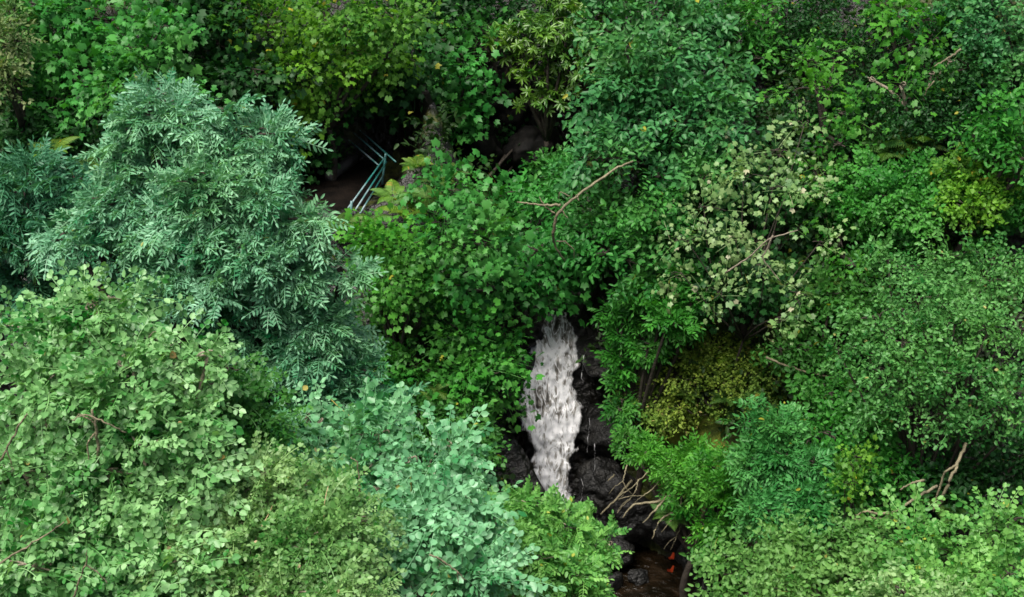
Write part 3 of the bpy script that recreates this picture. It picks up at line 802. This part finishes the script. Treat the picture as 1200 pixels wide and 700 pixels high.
Y0 = 19.25
twig_thing('bare_branch', 'bare peeled branch lying across the leaves above the waterfall', 'branch', M_dead, [
    ([(742, 189, Y0 + .25), (722, 197, Y0 + .15), (695, 216, Y0), (668, 236, Y0 - .1), (652, 252, Y0 - .1), (648, 276, Y0 - .05)], .014, .026),
    ([(657, 240, Y0 - .1), (640, 241, Y0 - .1), (620, 239, Y0 - .1), (606, 237, Y0)], .02, .01),
    ([(650, 250, Y0 - .1), (640, 243, Y0 - .05), (632, 231, Y0)], .014, .007),
    ([(668, 230, Y0), (656, 225, Y0), (654, 235, Y0)], .010, .006),
    ([(676, 228, Y0 - .1), (678, 236, Y0 - .15)], .012, .007),
    ([(657, 245, Y0 - .1), (666, 256, Y0 - .12)], .012, .007),
    ([(648, 276, Y0 - .05), (650, 286, Y0 + .05), (656, 298, Y0 + .1), (662, 306, Y0 + .2)], .02, .009),
    ([(652, 283, Y0), (662, 283, Y0), (672, 291, Y0), (673, 303, Y0 + .1)], .014, .006)], 5)
Y1 = hitY(770, 600) - 1.7
twig_thing('dead_branch', 'dead forked branch hanging over the pool below the mossy bank', 'branch', M_dead, [
    ([(800, 570, Y1 + .3), (785, 583, Y1), (765, 589, Y1 - .1), (741, 591, Y1 - .15), (730, 607, Y1 - .2)], .032, .010),
    ([(778, 586, Y1 - .05), (766, 600, Y1 - .15), (753, 613, Y1 - .2)], .02, .008),
    ([(790, 600, Y1), (776, 607, Y1 - .1), (768, 620, Y1 - .15), (764, 632, Y1 - .2)], .018, .008),
    ([(788, 582, Y1), (786, 592, Y1 - .05)], .014, .007),
    ([(800, 580, Y1), (795, 600, Y1 - .1), (775, 624, Y1 - .15)], .012, .006)], 21)
rt = np.random.default_rng(12)
for k, lab in enumerate(['thin grey twig trailing from the bank above the dead forked branch', 'hooked dry twig hanging right of the foam', 'pale stalk drooping over the dark rock under the bank',
                         'long dry stem trailing towards the brown pool', 'short curled twig at the bank edge over the pool', 'tangled dry stem between the bank and the wet rock']):
    x0, y0_ = [(775, 560), (735, 545), (760, 552), (812, 590), (800, 612), (748, 562)][k]
    ln = [60, 40, 55, 62, 36, 48][k]; an = [2.2, 1.9, 2.0, 1.7, 2.2, 1.6][k]
    pts = [(x0, y0_, Y1 + .15)]
    for j in range(4):
        an += rt.normal(0, .4); x0 += ln / 4 * math.cos(an); y0_ += ln / 4 * math.sin(an)
        pts.append((x0, y0_, Y1 - .05 * j + rt.normal(0, .04)))
    twig_thing('dry_twig', lab, 'twig', M_dead, [(pts, .010, .004), ([pts[2], (pts[2][0] - 9, pts[2][1] + 6, pts[2][2]), (pts[2][0] - 16, pts[2][1] + 15, pts[2][2])], .006, .003)], 130 + k, 'dry twigs over the gully')
Y1 = hitY(730, 575) - .8
twig_thing('dead_branch', 'straight dead branch leaning on the wet rock right of the foam', 'branch', M_dead, [
    ([(741, 563, Y1 + .1), (725, 582, Y1), (704, 603, Y1 - .1)], .022, .013),
    ([(720, 556, Y1 + .1), (712, 564, Y1)], .012, .008)], 31)
Y2 = hitY(1040, 600) - 3.0
twig_thing('dead_branch', 'arching dead branches above the brambles at the lower right', 'branch', M_dead, [
    ([(1098, 570, Y2 + .3), (1075, 582, Y2), (1048, 601, Y2 - .1), (1026, 622, Y2 - .1), (1004, 636, Y2)], .022, .010),
    ([(1048, 601, Y2 - .1), (1030, 603, Y2 - .1), (1015, 599, Y2 - .1), (1003, 604, Y2)], .022, .009),
    ([(1045, 609, Y2 - .1), (1020, 607, Y2 - .1), (1000, 609, Y2)], .016, .008),
    ([(1083, 563, Y2), (1070, 566, Y2 - .1), (1055, 574, Y2 - .1)], .018, .009)], 41)
Y2 = hitY(1110, 560) - 2.4
twig_thing('leaning_trunk', 'slanting bare tree trunk in the gap below the hawthorn', 'tree trunk', M_dead, [
    ([(1132, 520, Y2 + .3), (1122, 545, Y2), (1110, 570, Y2 - .1), (1098, 600, Y2)],   .024, .02),
    ([(1122, 545, Y2), (1108, 552, Y2), (1098, 580, Y2), (1094, 600, Y2)], .018, .012)], 51)
Y2 = hitY(1080, 130) - 1.4
twig_thing('bare_bough', 'thin bare bough in the shade at the upper right', 'branch', M_dead, [
    ([(1126, 58, Y2), (1112, 68, Y2), (1095, 78, Y2)], .02, .012),
    ([(1095, 95, Y2), (1086, 105, Y2), (1084, 112, Y2)], .012, .008)], 61)
Y2 = hitY(900, 300) - 2.5
twig_thing('bare_bough', 'grey forked bough showing between the cream leaves', 'branch', M_pale_bark, [
    ([(935, 270, Y2), (900, 280, Y2), (880, 300, Y2 + .1), (850, 320, Y2 + .2)], .008, .014),
    ([(906, 276, Y2), (893, 304, Y2), (915, 330, Y2)], .012, .008)], 71)
Y2 = hitY(930, 430) - 1.1
twig_thing('bare_bough', 'thin yellowish bough over the mossy bank', 'branch', M_dead, [
    ([(898, 419, Y2), (915, 427, Y2), (945, 436, Y2), (980, 444, Y2), (1005, 447, Y2)], .02, .014)], 81)

for lab, limbs in [
    ('bare upright stem standing among the pale leaves at the left', [([(110, 560, 9.6), (116, 530, 9.45), (113, 505, 9.4), (108, 480, 9.4)], .016, .010), ([(113, 505, 9.4), (102, 520, 9.4), (104, 545, 9.4)], .008, .006), ([(112, 495, 9.4), (96, 487, 9.38), (84, 492, 9.35)], .007, .005)]),
    ('bare twig crossing the pale leaves at the left edge', [([(0, 540, 9.3), (14, 515, 9.3), (26, 492, 9.3), (32, 485, 9.3)], .010, .006), ([(8, 528, 9.3), (14, 545, 9.3)], .006, .004)]),
    ('long bare twig low in the pale shrub at the left edge', [([(-4, 662, 8.6), (25, 645, 8.6), (48, 630, 8.6), (75, 612, 8.6)], .009, .005)]),
    ('forked bare twig in the pale shrub near the bottom edge', [([(86, 700, 8.5), (93, 680, 8.5), (101, 660, 8.5), (102, 645, 8.5)], .009, .005), ([(101, 662, 8.5), (115, 672, 8.5), (126, 684, 8.5)], .006, .004)]),
    ('thin pale twig arching through the top of the pale shrub', [([(92, 486, 9.5), (108, 488, 9.3), (128, 497, 9.25), (148, 507, 9.3)], .008, .005)]),
    ('thin upright twig in the blue-green shrub', [([(421, 590, 10.1), (421, 565, 10.05), (419, 541, 10.05), (411, 536, 10.05)], .008, .005)]),
    ('bare forked twig low in the blue-green shrub', [([(503, 650, 9.5), (520, 658, 9.5), (534, 668, 9.5), (546, 680, 9.5)], .008, .005), ([(536, 670, 9.5), (537, 684, 9.5)], .005, .004)])]:
    twig_thing('bare_twig', lab, 'twig', M_dead, limbs, 90, 'bare twigs showing in the near shrubs')
#/DEAD#

# ------------------------------------------------------------------ ferns
def fern(px, py, size, mat, label, n=9, off=.15, seed=0):
    rng = np.random.default_rng(500 + seed)
    Y = hitY(px, py) - off
    p = at(px, py, Y); p[2] = max(p[2] - .1, float(height(p[0], p[1])))
    th = np.arange(n) * 2 * np.pi / n + rng.normal(0, .25, n)
    A = np.stack([np.cos(th), np.sin(th), rng.uniform(.25, .8, n)], -1)
    Nn = np.stack([-np.cos(th) * .6, -np.sin(th) * .6, np.ones(n)], -1)
    me = sprays_mesh('fern', 'fern', np.repeat(p[None], n, 0), A, Nn, size / .6 * rng.uniform(.75, 1.15, n), rng.random(n), rng, p)
    o = link('fern', me, mat)
    o.location = [float(v) for v in p]
    tag(o, label, 'fern', 'ferns on the slope')


FERNS = [
    (805, 458, .45, 'fern', 'fern in the middle of the mossy bank right of the waterfall', .3), (860, 462, .5, 'fern', 'fern at the right of the mossy bank above the blue-green shrub', .4), (850, 412, .45, 'fern_y', 'yellowish fern under the lowest cream leaves', .3), (770, 448, .4, 'fern', 'fern at the left of the mossy bank beside the rock wall', .3),
    (425, 262, .6, 'fern', 'green fern under the lower end of the railing', .5), (400, 262, .5, 'fern', 'fern below the dark path corner', .5), (478, 246, .62, 'fern_y', 'yellow fern just below the lower end of the railing', 1.0), (462, 226, .48, 'fern_y', 'small yellow fern touching the railing foot', .7),
    (500, 228, .6, 'fern', 'light green fern right of the yellow ferns', 1.0), (488, 190, .42, 'fern_y', 'yellowing fern beside the corner of the railing', .8),
    (520, 205, .6, 'fern', 'green fern below the dark hollow', .7), (545, 195, .5, 'fern', 'green fern at the lower lip of the dark hollow', .6),
    (145, 205, .6, 'fern', 'olive fern against the left side of the silvery ash', 1.6), (105, 195, .6, 'fern', 'fern in the shade above the dim ash at the left', 1.5),
    (60, 172, .55, 'fern_y', 'yellowish fern near the left edge under the corner sycamore', 1.6),
    (155, 235, .5, 'fern_y', 'yellow-green fern low beside the silvery ash', 1.3),
    (1075, 165, .75, 'fern', 'large dim fern in the upper right shade', .8), (1045, 175, .6, 'fern', 'dim fern left of the large one in the upper right shade', .8),
    (450, 395, .6, 'fern', 'fern in the gap left of the waterfall shrubs', .8), (480, 380, .6, 'fern', 'broad fern under the yellow-green maple', .9),
    (500, 455, .55, 'fern', 'fern between the two shrubs left of the waterfall', 1.4), (960, 330, .6, 'fern', 'fern in the dark gap right of the cream-leaved sycamore', .6),
    (785, 600, .45, 'fern', 'bright fern tuft over the dead forked branch', 1.5), (735, 470, .4, 'fern_y', 'yellow fern on the edge of the mossy bank', .3),
    (1110, 585, .6, 'fern', 'fern beside the slanting bare trunk', 1.4)]
for i, (px, py, s, m, lab, off) in enumerate(FERNS):
    fern(px, py, s, G[m], lab, off=off, seed=i)

# ------------------------------------------------------------------ undergrowth on the slope
def undergrowth():
    rng = np.random.default_rng(99)
    n = 20000
    x = rng.uniform(-11, 13, n); y = rng.uniform(15.5, 31, n)
    d = np.abs(x - xc(y))
    keep = d > np.interp(y, [15, 20, 21, 22, 24, 27], [2.3, 1.9, 1.2, 1.0, 1.25, 1.5]) + rng.normal(0, .18, n)
    keep &= ~((np.abs(x - PATH_C[0] - .12) < 1.32) & (y > 20.7) & (y < 24.7))
    keep &= y > 18.1 - .45 * np.clip(x - 3.6, 0, 8)
    keep &= ~((x > 1.2) & (x < 3.6) & (y < 20.6) & (rng.random(n) < .3))
    keep &= ~((np.abs(x + .1) < 1.5) & (y > 23.5) & (y < 27))
    keep &= snoise(x, y, .9) > -.75
    keep &= (y < 22.8) | (rng.random(n) < .6)
    x, y = x[keep], y[keep]; n = len(x)
    z = height(x, y)
    e = .1
    nx_ = -(height(x + e, y) - height(x - e, y)) / (2 * e); ny_ = -(height(x, y + e) - height(x, y - e)) / (2 * e)
    N0 = unit(np.stack([nx_, ny_, np.ones(n)], -1))
    lift = rng.uniform(.03, .34, n)
    P = np.stack([x, y, z], -1) + N0 * lift[:, None]
    A = rng.normal(0, .7, (n, 3)) + N0 * .3 + np.array([0, -.5, -.15])
    Nn = N0 * .6 + np.array([0, 0, .9]) + rng.normal(0, .3, (n, 3))
    cv = np.clip(.5 + .35 * snoise(x, y, 1.7), 0, 1)
    me = sprays_mesh('undergrowth', 'bramble', P, A, Nn, rng.uniform(.9, 1.7, n), cv, rng, (0, 0, 0))
    o = link('undergrowth', me, leaf_mat('undergrowth_leaf', (.008, .03, .006), (.05, .12, .022), spec=.4, rough=.5, transl=.3, odd=(.2, .2, .03), odd_p=.99, share=.12))
    o['kind'] = 'stuff'; o['label'] = 'low green ground cover over the slope between the shrubs'; o['category'] = 'undergrowth'


undergrowth()

# ------------------------------------------------------------------ rocks
def rock(px, py, Y, size, label, seed, mat=None, group='wet rocks in the gully'):
    p = at(px, py, Y)
    bm = bmesh.new()
    bmesh.ops.create_icosphere(bm, subdivisions=5, radius=1)
    off = Vector((seed * 7.3, seed * 1.7, seed * 3.1))
    for v in bm.verts:
        c = v.co.copy()
        n1 = mnoise.noise(c * 1.1 + off); n2 = mnoise.noise(c * 2.7 + off); n3 = mnoise.noise(c * 7 + off)
        cell = mnoise.voronoi(c * 1.6 + off)[0][0]
        n4 = mnoise.noise(c * 15 + off)
        v.co = c * (1 + .34 * n1 + .16 * n2 + .045 * n3 + .015 * n4 - .2 * cell)
        v.co = Vector((v.co.x * size[0], v.co.y * size[1], v.co.z * size[2]))
    me = bpy.data.meshes.new('rock')
    bm.to_mesh(me); bm.free()
    for f in me.polygons: f.use_smooth = True
    o = link('rock', me, mat or M_rock)
    o.location = [float(v) for v in p]; o.rotation_euler = (seed * .7, seed * .4, seed * 1.9)
    tag(o, label, 'rock', group)


ROCKS = [
    (588, 460, 20.95, (.30, .55, .95), 'black rock wall left of the upper foam'), (578, 535, 20.35, (.42, .6, .75), 'black rock wall left of the narrow foam'),
    (606, 405, 21.5, (.16, .4, .35), 'small black rock at the left of the fall head'),
    (716, 410, 21.35, (.34, .6, 1.15), 'tall black rock wall right of the fall head'), (722, 500, 20.75, (.42, .6, 1.0), 'tall wet rock wall right of the foam'),
    (712, 565, 20.25, (.42, .5, .62), 'wet rock wall right of the narrow foam'),
    (690, 610, 19.8, (.4, .5, .3), 'low wet rock at the foot of the foam'), (745, 605, 19.7, (.5, .5, .42), 'dark rock behind the dead forked branch'),
    (722, 645, 19.2, (.32, .34, .2), 'rock at the water edge left of the pool'), (785, 618, 19.3, (.42, .4, .34), 'rock below the hanging twigs'),
    (812, 655, 18.7, (.28, .32, .22), 'black rock beside the orange scrap'), (828, 690, 18.4, (.32, .36, .2), 'glossy rock at the bottom edge right of the water'),
    (705, 692, 18.6, (.36, .42, .2), 'bluish wet rock under the hanging feather leaves'), (748, 676, 18.8, (.16, .2, .08), 'small rock breaking the brown water'),
    (848, 640, 18.6, (.34, .34, .3), 'mossy dark rock under the right bank'),
    (560, 170, 25.2, (.5, .6, .5), 'dim rock at the left of the dark hollow'), (620, 175, 25.4, (.55, .6, .5), 'dim rock at the right of the dark hollow'),
    (590, 130, 26.3, (.8, .6, .6), 'dim rock face at the back of the dark hollow')]
for i, (px, py, Y, s, lab) in enumerate(ROCKS):
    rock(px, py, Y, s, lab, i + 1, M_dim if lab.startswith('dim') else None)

# ------------------------------------------------------------------ waterfall and stream
def water_mat():
    m, nt, N, L = new_mat('white_water')
    out = N.new('ShaderNodeOutputMaterial')
    au = N.new('ShaderNodeAttribute'); au.attribute_name = 'flow_u'
    av = N.new('ShaderNodeAttribute'); av.attribute_name = 'flow_v'
    cb = N.new('ShaderNodeCombineXYZ')
    L.new(au.outputs['Fac'], cb.inputs[0]); L.new(av.outputs['Fac'], cb.inputs[1])
    mp = N.new('ShaderNodeMapping'); mp.inputs['Scale'].default_value = (1.2, .62, 1)
    L.new(cb.outputs[0], mp.inputs[0])
    nz = N.new('ShaderNodeTexNoise'); nz.inputs['Scale'].default_value = 4.6; nz.inputs['Detail'].default_value = 8; nz.inputs['Roughness'].default_value = .66; nz.inputs['Distortion'].default_value = 1.8
    L.new(mp.outputs[0], nz.inputs['Vector'])
    m2 = N.new('ShaderNodeMapping'); m2.inputs['Scale'].default_value = (2.4, .5, 1)
    L.new(cb.outputs[0], m2.inputs[0])
    n5 = N.new('ShaderNodeTexNoise'); n5.inputs['Scale'].default_value = 5.5; n5.inputs['Detail'].default_value = 6; n5.inputs['Roughness'].default_value = .6; n5.inputs['Distortion'].default_value = .5
    L.new(m2.outputs[0], n5.inputs['Vector'])
    ft = N.new('ShaderNodeAttribute'); ft.attribute_name = 'tan'
    h1 = N.new('ShaderNodeMath'); h1.operation = 'MULTIPLY'; h1.inputs[1].default_value = .3; L.new(n5.outputs['Fac'], h1.inputs[0])
    h2 = N.new('ShaderNodeMath'); h2.operation = 'MULTIPLY_ADD'; h2.inputs[1].default_value = .7; L.new(nz.outputs['Fac'], h2.inputs[0]); L.new(h1.outputs[0], h2.inputs[2])
    sb = N.new('ShaderNodeMath'); sb.operation = 'SUBTRACT'
    L.new(h2.outputs[0], sb.inputs[0]); L.new(ft.outputs['Fac'], sb.inputs[1])
    m3 = N.new('ShaderNodeMapping'); m3.inputs['Scale'].default_value = (1.5, .6, 1); m3.inputs['Location'].default_value = (4.1, 2.3, 0)
    L.new(cb.outputs[0], m3.inputs[0])
    n7 = N.new('ShaderNodeTexNoise'); n7.inputs['Scale'].default_value = 3.4; n7.inputs['Detail'].default_value = 3; n7.inputs['Distortion'].default_value = 2.0
    L.new(m3.outputs[0], n7.inputs['Vector'])
    k1 = N.new('ShaderNodeMath'); k1.operation = 'SUBTRACT'; k1.inputs[1].default_value = .5; L.new(n7.outputs['Fac'], k1.inputs[0])
    k2 = N.new('ShaderNodeMath'); k2.operation = 'ABSOLUTE'; L.new(k1.outputs[0], k2.inputs[0])
    k3 = N.new('ShaderNodeMapRange'); k3.inputs['From Min'].default_value = .0; k3.inputs['From Max'].default_value = .045; k3.inputs['To Min'].default_value = .17; k3.inputs['To Max'].default_value = -.03
    L.new(k2.outputs[0], k3.inputs['Value'])
    k4 = N.new('ShaderNodeMath'); k4.operation = 'ADD'; L.new(sb.outputs[0], k4.inputs[0]); L.new(k3.outputs[0], k4.inputs[1]); sb = k4
    cr = ramp(N, [(.31, (.04, .036, .03)), (.385, (.22, .205, .18)), (.435, (.5, .49, .475)), (.48, (.82, .835, .86)), (.54, (.98, .985, 1.0))])
    L.new(sb.outputs[0], cr.inputs['Fac'])
    bs = N.new('ShaderNodeBsdfPrincipled')
    bs.inputs['Roughness'].default_value = .32
    L.new(cr.outputs[0], bs.inputs['Base Color'])
    bp = N.new('ShaderNodeBump'); bp.inputs['Strength'].default_value = .12; bp.inputs['Distance'].default_value = .05
    L.new(nz.outputs['Fac'], bp.inputs['Height']); L.new(bp.outputs[0], bs.inputs['Normal'])
    ae = N.new('ShaderNodeAttribute'); ae.attribute_name = 'rim'
    n6 = N.new('ShaderNodeTexNoise'); n6.inputs['Scale'].default_value = 5; n6.inputs['Detail'].default_value = 5; n6.inputs['Distortion'].default_value = .8
    L.new(mp.outputs[0], n6.inputs['Vector'])
    e1 = N.new('ShaderNodeMath'); e1.operation = 'SUBTRACT'; L.new(n6.outputs['Fac'], e1.inputs[0]); L.new(ae.outputs['Fac'], e1.inputs[1])
    e2 = N.new('ShaderNodeMapRange'); e2.inputs['From Min'].default_value = -.12; e2.inputs['From Max'].default_value = .12
    L.new(e1.outputs[0], e2.inputs['Value'])
    tp = N.new('ShaderNodeBsdfTransparent'); mxs = N.new('ShaderNodeMixShader')
    L.new(e2.outputs[0], mxs.inputs[0]); L.new(tp.outputs[0], mxs.inputs[1]); L.new(bs.outputs[0], mxs.inputs[2])
    L.new(mxs.outputs[0], out.inputs[0])
    return m


M_white = water_mat()
rows = [  # py, left, right, distance
    (366, 644, 662, 21.75), (380, 636, 670, 21.62), (395, 630, 678, 21.45), (408, 622, 680, 21.3), (422, 615, 676, 21.15), (440, 615, 672, 21.0), (455, 611, 673, 20.9), (470, 607, 678, 20.8),
    (482, 606, 683, 20.7), (494, 608, 685, 20.62), (506, 614, 681, 20.55), (520, 624, 672, 20.47), (534, 629, 668, 20.4), (550, 626, 665, 20.3), (565, 622, 664, 20.22), (585, 618, 668, 20.12), (600, 616, 672, 20.0)]
R = np.array(rows, float)
NV, NU = 170, 56
py_ = np.linspace(366, 600, NV)
lft = np.interp(py_, R[:, 0], R[:, 1]); rgt = np.interp(py_, R[:, 0], R[:, 2]); yy = np.interp(py_, R[:, 0], R[:, 3])
rng = np.random.default_rng(3)
V, U_, V_, T_, E_ = [], [], [], [], []
for i in range(NV):
    jl = -8 + 7 * mnoise.noise((py_[i] * .09, 3, 1)) + 1.5 * mnoise.noise((py_[i] * .3, 8, 1)); jr = 8 + 7 * mnoise.noise((py_[i] * .09, 5, 7)) + 1.5 * mnoise.noise((py_[i] * .3, 2, 7))
    for j in range(NU):
        u = j / (NU - 1)
        px = lft[i] + jl + (rgt[i] + jr - lft[i] - jl) * u
        p = at(px, py_[i], yy[i])
        q = Vector((p[0] * 3, p[1] * 3, p[2] * 2.2))
        bulge = .10 * max(0, math.sin(math.pi * u)) ** .7
        q.z *= .6
        lump = .05 * mnoise.noise(q * 1.5) + .035 * mnoise.noise(q * 4.2) + .008 * mnoise.noise(q * 9)
        edge = 1 - (2 * abs(u - .5)) ** 6
        roll = .30 * max(0, (2 * abs(u - .5)) - .85) / .15
        p = p + np.array([0, -1, .35]) * (bulge + lump * edge - .05 - roll * roll * 3)
        V.append(p); U_.append(p[0]); V_.append((py_[i] - 366) * .0132)
        tan_ = .10 * math.exp(-((px - 640) / 15) ** 2 - ((py_[i] - 470) / 14) ** 2) + .12 * math.exp(-((py_[i] - 376) / 16) ** 2) + .12 * math.exp(-((px - 668) / 6) ** 2 - ((py_[i] - 404) / 8) ** 2) + .12 * max(0, (2 * abs(u - .5)) - .82) / .18
        T_.append(tan_); E_.append(.92 * max(0, (2 * abs(u - .5)) - .45) / .55 + .42 * max(0, (412 - py_[i]) / 46))
idx = np.arange(NV * NU).reshape(NV, NU)
Fw = np.stack([idx[:-1, :-1], idx[1:, :-1], idx[1:, 1:], idx[:-1, 1:]], -1).reshape(-1, 4)
wf = link('waterfall', raw_mesh('waterfall', np.array(V), Fw, {'flow_u': U_, 'flow_v': V_, 'tan': T_, 'rim': E_}, smooth=True), M_white)
wf['kind'] = 'structure'

# trickles and painted wet glints, pale dashes down the rock beside the fall, and flecks of foam on the pool
mb = MB()
for k, (x0, ya, yb) in enumerate([(684, 415, 450), (690, 490, 530), (697, 520, 560), (680, 560, 600)]):
    n_ = int((yb - ya) / 3)
    q = np.linspace(ya, yb, n_); xx = x0 + np.cumsum(rng.normal(0, .8, n_)) * .8
    pts = [at(xx[i], q[i], 20.30 - (q[i] - 400) * .0035 - .03 * rng.random()) for i in range(n_)]
    mb.tube(pts, .0006 + .0065 * np.clip(np.sin(np.cumsum(rng.uniform(.3, 1.6, n_))), 0, 1) ** 5, 4)
o = mb.build('trickle_glint', simple_mat('foam', [(.3, (.5, .5, .52)), (.7, (.8, .8, .82))], 20, .3)); o['kind'] = 'structure'

m, nt, N, L = new_mat('dark_stream')
out = N.new('ShaderNodeOutputMaterial'); bs = N.new('ShaderNodeBsdfPrincipled')
geo = N.new('ShaderNodeNewGeometry')
nz = N.new('ShaderNodeTexNoise'); nz.inputs['Scale'].default_value = 2.6; nz.inputs['Detail'].default_value = 7; nz.inputs['Distortion'].default_value = 1
L.new(geo.outputs['Position'], nz.inputs['Vector'])
cr = ramp(N, [(.35, (.005, .004, .002)), (.58, (.013, .008, .004)), (.70, (.03, .02, .012)), (.76, (.2, .19, .18))]); L.new(nz.outputs['Fac'], cr.inputs[0])
L.new(cr.outputs[0], bs.inputs['Base Color']); bs.inputs['Roughness'].default_value = .12
n2 = N.new('ShaderNodeTexNoise'); n2.inputs['Scale'].default_value = 7; n2.inputs['Detail'].default_value = 6
L.new(geo.outputs['Position'], n2.inputs['Vector'])
bp = N.new('ShaderNodeBump'); bp.inputs['Strength'].default_value = .9; bp.inputs['Distance'].default_value = .09
L.new(n2.outputs['Fac'], bp.inputs['Height']); L.new(bp.outputs[0], bs.inputs['Normal'])
L.new(bs.outputs[0], out.inputs[0])
xg = np.linspace(-6, 12, 90); yg = np.linspace(14.6, 20.3, 40)
XX, YY = np.meshgrid(xg, yg)
ZZ = .17 + .02 * snoise(XX, YY, 2.2)
idx = np.arange(XX.size).reshape(XX.shape)
Fs = np.stack([idx[:-1, :-1], idx[:-1, 1:], idx[1:, 1:], idx[1:, :-1]], -1).reshape(-1, 4)
o = link('stream', raw_mesh('stream', np.stack([XX, YY, ZZ], -1).reshape(-1, 3), Fs, smooth=True), m); o['kind'] = 'structure'

# orange scraps on the rock
for (px, py, a, lab) in [(787, 652, 1.0, 'upper orange scrap caught on the black rock beside the pool'), (786, 667, .7, 'lower orange scrap caught on the black rock beside the pool')]:
    p = at(px, py, 18.55)
    bm = bmesh.new()
    vs = []
    for i in range(9):
        s = i / 8
        w = .035 * math.sin(math.pi * (.1 + .85 * s)) + .006
        c = Vector(((s - .5) * .13 * math.cos(a), -.03 * math.sin(4 * s), (s - .5) * .13 * math.sin(a) + .012 * math.sin(9 * s)))
        n_ = Vector((-math.sin(a), .1, math.cos(a)))
        vs.append((bm.verts.new(c - n_ * w), bm.verts.new(c + n_ * w * (.8 + .3 * math.sin(7 * s)))))
    for u, v in zip(vs[:-1], vs[1:]): bm.faces.new((u[0], v[0], v[1], u[1]))
    bmesh.ops.solidify(bm, geom=bm.faces[:], thickness=.006)
    me = bpy.data.meshes.new('orange_scrap'); bm.to_mesh(me); bm.free()
    o = link('orange_scrap', me, M_orange); o.location = [float(v) for v in p]
    tag(o, lab, 'litter', 'orange scraps')

# ------------------------------------------------------------------ path corner and railing
PZ = PATH_C[2]
def pathpt(px, py):
    d = ray(px, py); t = (PZ - CAM[2]) / d[2]
    return CAM + d * t
corner = pathpt(450, 214); lowend = pathpt(402, 262); upend = pathpt(398, 166)
A_, B_, C_ = corner, lowend, upend
D_ = B_ + (C_ - A_)
mb = MB()
poly = [A_, C_, D_, B_]
top = np.array(poly); bot = top - np.array([0, 0, .3])
mb.V.append(np.concatenate([top, bot])); mb.n += 8
mb.F.append(np.array([[0, 1, 2, 3], [7, 6, 5, 4], [0, 3, 7, 4], [3, 2, 6, 7], [2, 1, 5, 6], [1, 0, 4, 5]]))
o = mb.build('footpath', M_slab, smooth=False); o['kind'] = 'structure'
mb = MB()
e0, e1 = pathpt(385, 212), pathpt(416, 190)
ax = (e1 - e0) / 2; nrm = unit(np.cross(ax, [0, 0, 1])) * .07
mb.box((e0 + e1) / 2 + [0, 0, .07], ax, nrm, [0, 0, .075])
o = mb.build('step_edge', M_edge, smooth=False, origin=(e0 + e1) / 2); tag(o, 'pale stone step edge on the dark path by the railing', 'step')

rail = thing('railing', 'blue-green metal railing turning a corner above the ash tree', 'railing', corner)
Ycn = corner[1] - .12
def railpt(px, py, Y): return at(px, py, Y)
def addrail(a, b, ya, yb, r=.015):
    mb = MB(); mb.tube([at(*a, ya), (at(*a, ya) + at(*b, yb)) / 2, at(*b, yb)], r, 8); mb.build('rail', M_rail, rail)
YL = lowend[1] - .1; YU = upend[1]
addrail((464, 190), (405, 138), Ycn - .15, YU)
addrail((449, 186), (398, 141), Ycn, YU)
addrail((444, 194), (392, 150), Ycn, YU)
addrail((453, 182), (408, 244), Ycn - .03, YL)
addrail((453, 190), (416, 247), Ycn - .03, YL)
addrail((449, 206), (422, 250), Ycn - .03, YL)
for (a, b, Y) in [((452, 180), (448, 216), Ycn), ((412, 236), (410, 266), YL), ((404, 136), (400, 168), YU)]:
    mb = MB(); mb.tube([at(*a, Y), (at(*a, Y) + at(*b, Y)) / 2, at(*b, Y)], .02, 8); mb.build('post', M_rail, rail)

# ------------------------------------------------------------------ light
w = bpy.data.worlds.new('World'); sc.world = w; w.use_nodes = True
nt = w.node_tree
for n in list(nt.nodes): nt.nodes.remove(n)
sky = nt.nodes.new('ShaderNodeTexSky'); sky.sky_type = 'NISHITA'; sky.sun_disc = False
EL, AZ = math.radians(69), math.radians(218)
sky.sun_elevation = EL; sky.sun_rotation = AZ
sky.dust_density = 6.0; sky.air_density = 1.0; sky.ozone_density = 1.0
bg = nt.nodes.new('ShaderNodeBackground'); bg.inputs['Strength'].default_value = .12
wo = nt.nodes.new('ShaderNodeOutputWorld')
nt.links.new(sky.outputs[0], bg.inputs[0]); nt.links.new(bg.outputs[0], wo.inputs[0])
sd = bpy.data.lights.new('sun', 'SUN'); sd.energy = 4.9; sd.angle = math.radians(32); sd.color = (1, .96, .9)
so = bpy.data.objects.new('sun', sd); COL.objects.link(so)
dirv = Vector((math.sin(AZ) * math.cos(EL), math.cos(AZ) * math.cos(EL), math.sin(EL)))
so.rotation_euler = dirv.to_track_quat('Z', 'Y').to_euler()
so.location = (0, 0, 40)

sc.view_settings.view_transform = 'Standard'; sc.view_settings.look = 'None'
sc.view_settings.exposure = 0; sc.view_settings.gamma = 1
sc.cycles.max_bounces = 6; sc.cycles.diffuse_bounces = 2; sc.cycles.transmission_bounces = 4
sc.cycles.filter_width = 1.6
print('LEAF FACES', NLEAF)
